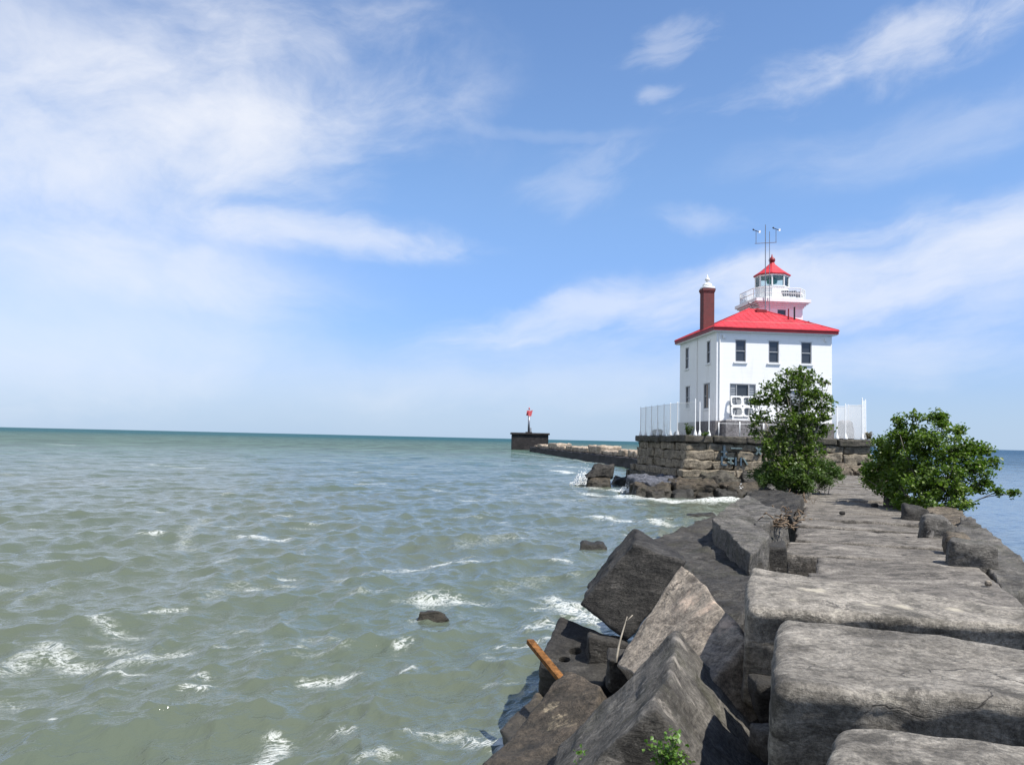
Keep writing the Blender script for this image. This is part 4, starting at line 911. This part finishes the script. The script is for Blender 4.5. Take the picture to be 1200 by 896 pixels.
def build_pier_items():
    # fence: white posts on flared feet, chain link between
    def post(mb, u, v, h, z=PT):
        mb.lathe(u, v, [(.17, z), (.15, z+.10), (.06, z+.42), (.038, z+.5), (.034, z+h), (.015, z+h+.05)], 10)
    def fence(name, pts, hts, lab, foot=True, wire=True):
        root = empty('fence', LH(0, 0, 0), LH_A, label=lab, cat='fence', group='white chain link fencing on the pier')
        for (u, v), h in zip(pts, hts):
            m = MB(); 
            if foot: post(m, u, v, h)
            else: m.tube([(u, v, PT), (u, v, PT+h)], .04, 8)
            m.build('post', M['trim'], root, True)
        for (p, q, h0, h1) in zip(pts[:-1], pts[1:], hts[:-1], hts[1:]):
            h = min(h0, h1)-.08
            if h < 2 or wire: MB().tube([(*p, PT+h), (*q, PT+h)], .016, 6).build('rail', M['trim'], root)
            if not wire: continue
            L = math.dist(p, q)
            o = link_mesh('wire_mesh', [(p[0], p[1], PT+.06), (q[0], q[1], PT+.06), (q[0], q[1], PT+h), (p[0], p[1], PT+h)], [(0, 1, 2, 3)], M['link'], root)
            uv = o.data.uv_layers.new(name='UVMap')
            for i, c in enumerate(((0, 0), (L, 0), (L, h), (0, h))): uv.data[i].uv = c
    fence('fence', [(-3.3, 11.6), (-3.3, 9.7), (-3.3, 7.7), (-3.3, 5.7), (-3.3, 3.7), (-3.3, 1.8), (-3.3, -.2), (-2.66, -2.75)], [2.7]*7+[2.85], 'white chain link fence along the left edge of the pier')
    fence('fence', [(-2.30, -2.75), (-1.56, -2.75)], [2.6, 2.9], 'pair of white posts on flared feet at the pier front, near its left corner', True, False)
    fence('fence', [(8.9, -2.75), (9.62, -2.75), (11.03, -2.75), (11.5, -2.4), (11.6, .5), (11.6, 3.5), (11.6, 6.5)], [2.7, 2.8, 3.3, 3.2, 2.9, 2.8, 2.8], 'white chain link fence round the right corner of the pier')
    fence('fence', [(-.75, -2.7), (.95, -2.7), (2.9, -2.7), (4.9, -2.7)], [1.1, 1.2, 1.1, 1.1], 'low white railing along the middle of the pier front', False, False)
    # white panel with four rounded openings at the wide window
    root = empty('white_panel', LH(1.1, -.55, 5.78), LH_A, label='white panel with four rounded openings leaning at the ground floor window', cat='panel')
    mb = MB(); nx = 2; w, hgt = 1.9, 1.85
    def ringo(cx, cz, rx, rz, hx, hz):
        n = 28; vs = []
        for y in (-.04, .04):
            for j in range(n):
                t = 2*math.pi*j/n; c, s = math.cos(t), math.sin(t); m = max(abs(c), abs(s))
                vs.append((cx+hx*c/m, y+(cz+hz*s/m)*.16, cz+hz*s/m)); e = (abs(c)**4+abs(s)**4)**.25
                vs.append((cx+rx*c/e, y+(cz+rz*s/e)*.16, cz+rz*s/e))
        fs = []
        for j in range(n):
            a = 2*j; b = 2*((j+1) % n); o = 2*n
            fs += [(a, b, b+1, a+1), (o+a+1, o+b+1, o+b, o+a), (a+1, b+1, o+b+1, o+a+1), (b, a, o+a, o+b)]
        mb.add(vs, fs)
    for i in range(2):
        for j in range(2): ringo(.5+i*.98, .85+j*.85, .40, .31, .49, .425)
    mb.box(.02, 1.97, -.02, .06, .14, .26); mb.box(.05, .15, -.02, .06, .26, .43); mb.box(1.82, 1.92, -.02, .06, .26, .43)
    mb.build('frame', M['trim'], root)
    for q in (0.3, 1.0, 1.7): MB().tube([(q, .06, .9), (q, .40, .145)], .03, 6).build('leg', M['trim'], root)
    # small white box, grey drum, rubble
    o = MB().box(-.28, .28, -.2, .2, 0, .42, .03).box(-.3, .3, -.22, .22, .42, .5, .02).build('utility_box', M['trim'], None); o.location = LH(8.35, -.9, 5.62); o.rotation_euler.z = LH_A; tag(o, 'small white box on the grey block right of the tree', 'box')
    C = lambda u0, u1, v0, v1, z0, z1: [LH(u0+.15, v1, z1), LH(u1-.15, v1, z1), LH(u1-.2, v0+.1, z1*.97+z0*.03), LH(u0+.2, v0+.1, z1*.95+z0*.05), LH(u0, v1, z0), LH(u1, v1, z0), LH(u1, v0, z0), LH(u0, v0, z0)]
    rock(C(6.7, 8.7, -1.5, -.3, PT-.02, 5.62), 'found', 'grey masonry block in front of the lighthouse, right of the tree', cat='block', name='masonry_block', res=.15, rnd=.06, rough=.03)
    rock(C(9.75, 11.0, -1.9, -.8, PT-.02, 6.15), 'found', 'rounded grey block behind the right fence corner', cat='block', name='masonry_block', res=.12, rnd=.3, rough=.05)
    for i, (u, v, s, lab) in enumerate(((-2.7, 7.6, .55, 'grey stone on the pier behind the left fence, larger of two'), (-2.2, 3.2, .4, 'grey stone on the pier behind the left fence, smaller of two'))):
        rock(C(u-s, u+s, v-s*.7, v+s*.7, PT-.02, PT+s*1.15), 'grey', lab, cat='stone', name='loose_stone', group='loose stones on the pier deck', res=.1, rnd=.2, rough=.08)
build_pier_items()

# ================================================================== FAR BREAKWATER, BEACON
def build_far():
    P0, P1 = Vector((6.3, 272, 0)), Vector((19.6, 108, 0)); d = (P1-P0).normalized(); n = Vector((-d.y, d.x, 0)); n = n if n.x > 0 else -n
    root = empty('outer_breakwater', P0, 0, label='long low breakwater wall running out behind the pier to the dark end block', cat='breakwater')
    L = (P1-P0).length
    def run(s0, s1, w0, w1, z0, z1, mat, nm, sd, rg=.12):
        C = [d*s0+n*w0+Vector((0, 0, z1)), d*s1+n*w0+Vector((0, 0, z1)), d*s1+n*w1+Vector((0, 0, z1)), d*s0+n*w1+Vector((0, 0, z1))]; C += [c+Vector((0, 0, z0-z1)) for c in C]; C = oriented(C)
        W, F = block_geo(C, res=.8, rnd=.1, rough=rg, seed=sd, maxn=120); return link_mesh(nm, W, F, M[mat], root, True)
    run(0, L, 0, 6, -1, 1.45, 'concrete_dark', 'base_wall', 1, .25)
    rng = random.Random(4); s = 4
    while s < 147:
        q = s+rng.uniform(7, 20); q = min(q, 149); z = rng.choice([rng.uniform(1.9, 2.5), rng.uniform(2.4, 3.1), rng.uniform(2.6, 3.1)])
        run(s, q-rng.choice([.4, 1.5, 3.5]), .9, 5, 1.5, z, 'concrete', 'parapet', s, .22); s = q
    w0 = Vector((.6, 305, 0)); b = empty('end_block', w0, 0.03, label='dark concrete block ending the outer breakwater, under the red beacon', cat='concrete block')
    m = MB().box(0, 13.2, 0, 12, -1, 5.6, .15); m.build('body', M['concrete_dark'], b); MB().box(-.45, 13.65, -.45, 12.45, 5.6, 6.3, .1).build('cap_slab', M['concrete_dark'], b)
    g = M['teal_paint']
    bc = empty('beacon', Vector((6.6, 308, 6.3)), 0, label='red daymark beacon on a grey post, on the far end block', cat='beacon')
    MB().box(-1.2, 1.2, -.8, .8, -.02, .35, .05).build('base', M['concrete_dark'], bc)
    MB().tube([(0, 0, .3), (0, 0, 6.2)], [.42, .36], 14).build('post', M['steel'], bc, True)
    MB().box(.45, 1.0, -.2, .2, .3, 1.9, .04).build('cabinet', M['grey_paint'], bc)
    # two triangular red panels crossing
    def tri(ax, o):
        t = .06; P = [(-1.1, 0, 6.4), (.8, 0, 6.1), (1.35, 0, 8.5), (.3, 0, 8.0), (-.8, 0, 8.3)]
        vs = [((x*math.cos(ax)-y*math.sin(ax)), (x*math.sin(ax)+y*math.cos(ax)), z) for y in (-t, t) for x, _, z in P]
        return MB().add(vs, [(0, 1, 2, 3, 4), (9, 8, 7, 6, 5)]+[(i, i+5, (i+1) % 5+5, (i+1) % 5) for i in range(5)])
    for ax in (.15, 1.3): tri(ax, 0).build('daymark', M['beacon_red'], bc)
    MB().lathe(0, 0, [(.25, 8.5), (.25, 9.1), (.1, 9.4)], 10).build('lamp', M['beacon_red'], bc, True)
build_far()

# ================================================================== PLANTS
def leaves_mesh(name, centres, sizes, counts, mat, parent, leaf=.11, aspect=.75, seed=0, up=.5, droop=0.0):
    rng = np.random.default_rng(seed); V = []; T = []
    Cs = np.repeat(np.array(centres), counts, 0); S = np.repeat(np.array(sizes), counts)[:, None]; n = len(Cs)
    P = Cs + rng.normal(size=(n, 3))*S*np.array([.52, .52, .42]); P[:, 2] -= droop*np.abs(rng.normal(size=n))*S[:, 0]
    nrm = rng.normal(size=(n, 3)); nrm[:, 2] = np.abs(nrm[:, 2])+up; nrm /= np.linalg.norm(nrm, axis=1)[:, None]
    t = np.cross(nrm, rng.normal(size=(n, 3))); t /= np.linalg.norm(t, axis=1)[:, None]; b = np.cross(nrm, t)
    l = (leaf*rng.uniform(.65, 1.3, n))[:, None]; w = l*aspect*.5
    fold = nrm*l*.12
    v = np.stack([P-t*l*.5, P-b*w+fold-t*l*.05, P+t*l*.5-nrm*l*.1, P+b*w+fold-t*l*.05], 1)
    tone = np.clip(np.repeat(rng.uniform(0, 1, len(centres)), counts)*.45+rng.uniform(0, .6, n), 0, 1)
    me = bpy.data.meshes.new(name); me.vertices.add(n*4); me.vertices.foreach_set('co', v.ravel())
    idx = np.arange(n*4).reshape(n, 4); tri = np.concatenate([idx[:, [0, 1, 2]], idx[:, [0, 2, 3]]], 1).reshape(-1)
    me.loops.add(n*6); me.loops.foreach_set('vertex_index', tri); me.polygons.add(n*2); me.polygons.foreach_set('loop_start', np.arange(n*2)*3); me.polygons.foreach_set('loop_total', np.full(n*2, 3)); me.update(); me.validate()
    at = me.attributes.new('leaf_tone', 'FLOAT', 'POINT'); at.data.foreach_set('value', np.repeat(tone, 4)); me.materials.append(mat)
    o = bpy.data.objects.new(name, me); COL.objects.link(o)
    if parent: o.parent = parent
    return o
def curve_pts(a, b, rng, k=5, sag=.12):
    a, b = Vector(a), Vector(b); L = (b-a).length; o = [Vector((rng.uniform(-1, 1), rng.uniform(-1, 1), rng.uniform(-.3, 1)))*sag*L for _ in range(2)]; out = []
    for i in range(k+1):
        t = i/k; p = a.lerp(b, t) + o[0]*math.sin(math.pi*t)*.5 + o[1]*math.sin(2*math.pi*t)*.2; out.append(p)
    return out
def tree(name, base, lobes, label, cat, mat, n_clump, leaf, per, bark='bark', seed=1, trunk_r=.11, stems=3, aspect=.75, bare=0, flat=.85):
    """lobes: (centre world, radius). Stems rise from the base into the lobes, twigs end in leaf clumps."""
    rng = random.Random(seed); base = Vector(base); root = empty(name, base, 0, label=label, cat=cat)
    tot = sum(r*r for _, r in lobes); cl = []; sz = []
    wood = MB()
    limb = []
    for c, r in lobes:
        c = Vector(c)-base; st = Vector((rng.uniform(-.25, .25)*stems/3, rng.uniform(-.2, .2), 0))
        if len(limb) and rng.random() < .55:
            nearest = min(limb, key=lambda q: (q[0]-c*.55).length); p0, r0 = nearest
        else: p0, r0 = st, trunk_r
        pts = curve_pts(p0, c, rng, 6, .10); ra = [max(.012, r0*(1-.8*i/6)) for i in range(7)]
        wood.tube(pts, ra, 7); limb += [(p, q) for p, q in zip(pts[2:], ra[2:])]
        k = max(3, int(n_clump*r*r/tot))
        for _ in range(k):
            d = Vector((rng.gauss(0, 1), rng.gauss(0, 1), rng.gauss(0, 1))).normalized(); rad = r*rng.random()**.40*rng.uniform(.75, 1.12)
            p = c+Vector((d.x, d.y, d.z*flat))*rad; cl.append(tuple(p)); sz.append(rng.uniform(.16, .32)*min(1.0, .5+r*.5))
            if rng.random() < .5: wood.tube(curve_pts(c.lerp(p, .1), p, rng, 3, .12), [.016, .012, .009, .006], 4)
    for _ in range(bare):
        c, r = rng.choice(lobes); c = Vector(c)-base; d = Vector((rng.uniform(-1, 1), -abs(rng.gauss(.6, .4)), rng.uniform(-.1, 1))).normalized()
        wood.tube(curve_pts(c*.6, c+d*r*1.0, rng, 5, .12), [.03, .026, .022, .018, .012, .008], 5)
    wood.build('trunk', M[bark], root, True)
    cnt = np.array([rng.randint(int(per*.6), int(per*1.4)) for _ in cl])
    leaves_mesh('crown', cl, sz, cnt, mat, root, leaf=leaf, aspect=aspect, seed=seed)
    return root
def px_lobes(lst): return [(U(x, y, d), r*d/FOC) for x, y, r, d in lst]

def build_plants():
    base = U(932, 582, 33.0); base.z = 1.45
    tree('tree', base, px_lobes([(925, 448, 20, 33), (948, 446, 17, 33.3), (905, 462, 17, 32.7), (890, 472, 14, 33), (955, 468, 20, 33), (930, 472, 22, 33.2), (966, 482, 13, 32.8), (940, 497, 24, 33), (912, 512, 18, 33), (888, 503, 12, 32.7), (950, 515, 20, 33.2), (928, 530, 22, 32.8), (905, 540, 15, 32.8), (962, 500, 12, 33.1), (938, 437, 9, 33), (965, 447, 7, 33), (918, 548, 18, 32.4), (942, 546, 18, 32.4), (932, 562, 15, 32.2), (900, 525, 13, 32.6), (950, 532, 15, 32.5), (922, 495, 17, 32.6), (893, 488, 11, 32.8)]),
         'bushy green young tree growing from the lake side rocks before the lighthouse', 'tree', M['leaf'], 410, .125, 30, 'pale_bark', seed=4, trunk_r=.05, stems=5, bare=12)
    b2 = U(958, 575, 34.5); b2.z = 1.7
    tree('shrub', b2, px_lobes([(958, 550, 17, 34.5), (975, 552, 13, 34.5), (940, 556, 17, 34), (922, 556, 15, 33.6), (900, 556, 15, 33.5), (886, 556, 9, 33.4), (965, 562, 12, 34), (912, 548, 14, 33.6), (915, 566, 14, 32.3), (940, 568, 14, 32.2), (895, 562, 10, 32.6), (928, 556, 15, 32)]),
         'feathery low willow shrub at the foot of the tree, beside the walkway', 'shrub', M['willow'], 330, .13, 46, 'bark', seed=9, trunk_r=.02, stems=9, aspect=.28)
    b3 = U(1092, 590, 25.5); b3.z = 1.6
    tree('bush', b3, px_lobes([(1040, 528, 22, 29), (1030, 548, 18, 30), (1062, 515, 24, 28), (1092, 522, 26, 27), (1120, 532, 24, 26), (1075, 548, 28, 27), (1110, 562, 26, 25.5), (1140, 552, 20, 25.5), (1050, 566, 16, 28), (1085, 580, 18, 25.5), (1128, 582, 16, 25), (1148, 525, 15, 26), (1160, 540, 10, 25.8), (1052, 494, 10, 28), (1072, 488, 8, 27.7), (1100, 490, 13, 27.3), (1122, 503, 10, 26.5), (1150, 568, 12, 25.2), (1170, 576, 7, 24.8), (1186, 578, 6, 24.6), (1022, 565, 10, 31), (1104, 497, 9, 27), (1030, 562, 14, 30), (1048, 580, 13, 27.6), (1068, 590, 12, 26.2), (1100, 594, 12, 24.8), (1018, 556, 11, 31.5), (1122, 594, 9, 24.6), (1040, 570, 16, 28.5), (1058, 588, 12, 26.4), (1080, 565, 22, 26), (1045, 545, 20, 29)]),
         'wide leafy bush leaning over the harbour edge right of the walkway', 'bush', M['leaf_bush'], 680, .115, 30, 'bark', seed=14, trunk_r=.022, stems=5, bare=6)
    # low weeds in the near corner
    def weed(p, n, h, sp, lab, mat='weed', leaf=.05, per=9, seed=3, name='weed', cat='weed', group=None):
        rng = random.Random(seed); root = empty(name, p, 0, label=lab, cat=cat, group=group); st = MB(); cl = []; sz = []
        for _ in range(n):
            t = Vector((rng.gauss(0, sp), rng.gauss(0, sp), h*rng.uniform(.5, 1.1))); pts = curve_pts((rng.gauss(0, sp*.3), rng.gauss(0, sp*.3), 0), t, rng, 4, .12); st.tube(pts, [.006*max(1, h), .005, .004, .003, .002], 4)
            for q in pts[1:]: cl.append(tuple(q)); sz.append(.06*max(1, h*1.3))
        st.build('stem', M['bark'], root); leaves_mesh('foliage', cl, sz, np.full(len(cl), per), M[mat], root, leaf=leaf, seed=seed)
    p = U(783, 905, 5.85); weed(p, 9, .22, .06, 'small leafy green weed in front of the ridged block', seed=3, leaf=.038)
    p = U(700, 912, 6.9); weed(p, 9, .17, .10, 'green weed at the bottom edge between the brown block and the ridged block', seed=5, leaf=.038)
    GW = 'weeds along the pier edge'
    for (u, v, n, h, lab, mt) in ((-3.15, -2.35, 14, .95, 'green weed at the pier corner by the left fence', 'leaf'), (-2.0, -2.85, 6, .35, 'tiny dark weed between the two white posts', 'leaf'), (3.3, -2.9, 16, .6, 'yellowing weed clump on the pier edge left of the tree', 'dry'), (5.2, -2.9, 18, .8, 'green weed on the pier edge behind the tree', 'willow'), (11.6, -2.7, 12, .6, 'brown weed at the right pier corner', 'dry')):
        weed(LH(u, v, PT-.02), n, h, .22, lab, mt, .13, 7, seed=int(u*10+50), group=GW)
    for i, (u, v) in enumerate(((-2.9, 8.8), (-2.9, 7.0), (-2.8, 5.4), (-2.8, 4.2))):
        weed(LH(u, v, PT-.02), 5, 1.5, .12, 'tall dry weed stalk behind the left pier fence', 'dry', .08, 2, seed=70+i, group='dry weed stalks behind the left fence', name='dry_weed')
    # dry stick
    a, b_ = U(722, 776, 10.6), U(735, 722, 10.9)
    o = MB().tube(curve_pts(a, b_, random.Random(1), 6, .05), [.016, .014, .013, .012, .010, .008, .006], 6).tube([b_.lerp(a, .12), b_+Vector((.07, 0, .02))], .007, 5).build('dry_stalk', M['pale_bark'], None, True, tuple(a)); tag(o, 'pale dry stalk standing in the gap before the notched block', 'dead stalk')
    # rusty beam
    p, q = U(664, 803, 10.75), U(621, 751, 11.9); dv = (q-p).normalized(); sd = dv.cross(Vector((0, 0, 1))).normalized(); nn = sd.cross(dv)
    mb = MB()
    for (s0, s1, n0, n1) in ((-.05, .05, -.03, .03), ):
        P = [p+sd*s0+nn*n0, p+sd*s1+nn*n0, p+sd*s1+nn*n1, p+sd*s0+nn*n1, q+sd*s0+nn*n0, q+sd*s1+nn*n0, q+sd*s1+nn*n1, q+sd*s0+nn*n1]
        mb.add(P, [(3, 2, 1, 0), (4, 5, 6, 7), (0, 1, 5, 4), (1, 2, 6, 5), (2, 3, 7, 6), (3, 0, 4, 7)])
    tag(mb.build('rusty_beam', M['rust'], None, False, tuple(p)), 'rusty orange steel bar sticking out over the water', 'steel beam')
    # driftwood heaps
    def heap(c, n, sz, lab, seed, up=.3, nm='driftwood_heap'):
        rng = random.Random(seed); mb = MB()
        for _ in range(n):
            s = Vector((rng.gauss(0, sz*.34), rng.gauss(0, sz*.5), abs(rng.gauss(0, sz*.2)))); dvec = Vector((rng.gauss(0, 1), rng.gauss(0, 1), rng.gauss(0, up))).normalized()*rng.uniform(.12, .5)*sz
            r = rng.uniform(.006, .024); mb.tube(curve_pts(s-dvec*.5, s+dvec*.5, rng, 3, .12), [r, r*.9, r*.8, r*.5], 5)
        o = mb.build(nm, M['drift'], None, True); o.location = c; tag(o, lab, 'driftwood', 'driftwood and dead brush along the walkway edge', 'stuff')
    heap(U(909, 616, 17.9), 100, .5, 'heap of brown driftwood sticks on the end of the square-ended grey slab', 3)
    heap(Zp(922, 608, 2.0), 70, .6, 'dead brush heap between the driftwood and the tree', 5, .9)
    heap(Zp(931, 590, 1.9), 90, .8, 'tall dead twigs at the foot of the tree', 6, 1.6)
    # pebble on the path
    for (x, y, z, s, lab) in ((1158, 684, 2.02, .06, 'small white pebble on the near walkway'), (1025, 593, 2.05, .13, 'dark loose stone on the walkway by the bush'), (987, 602, 2.02, .10, 'small loose stone in the middle of the walkway')):
        c = Zp(x, y, z); e = [Vector((math.cos(t)*s, math.sin(t)*s, 0)) for t in (2.4, .7, -.8, -2.4)]
        rock([c+x_+Vector((0, 0, s*.8)) for x_ in e]+[c+x_*1.2-Vector((0, 0, .03)) for x_ in e], 'pale' if s < .07 else 'dark', lab, cat='pebble', name='pebble', group='loose stones lying on the walkway', res=.03, rnd=.05, rough=.015)
build_plants()

def build_splash():
    rng = random.Random(8)
    m, N = new_mat('white_spray'); N.b.inputs['Base Color'].default_value = (.80, .82, .82, 1); N.b.inputs['Roughness'].default_value = .9
    def splash(c, w, h, n, lab):
        mb = MB()
        for _ in range(n*3):
            t = abs(rng.gauss(0, .5)); x = rng.gauss(0, w*.5); z = abs(rng.gauss(0, h*.42))*math.exp(-(x/w)**2); s = rng.uniform(.012, .055)*(1.2-z/h*.5)
            mb.lathe(x, rng.gauss(0, w*.25), [(s*.2, z-s), (s, z-s*.3), (s*.9, z+s*.4), (s*.2, z+s)], 6)
        o = mb.build('wave_splash', m, None, True); o.location = c; tag(o, lab, 'splash', 'white splashes where waves hit the rocks', 'stuff')
    c = U(684, 557, 75.0); c.z = 0; splash(c, .9, 1.5, 260, 'white burst of spray left of the stacked rocks off the pier')
    c = U(738, 572, 65.5); c.z = 0; splash(c, .9, .7, 160, 'white splash against the brown rock before the slate slab')
    c = U(868, 575, 62.0); c.z = 0; splash(c, .35, .9, 90, 'white splash running down the black rocks beside the tree')
build_splash()
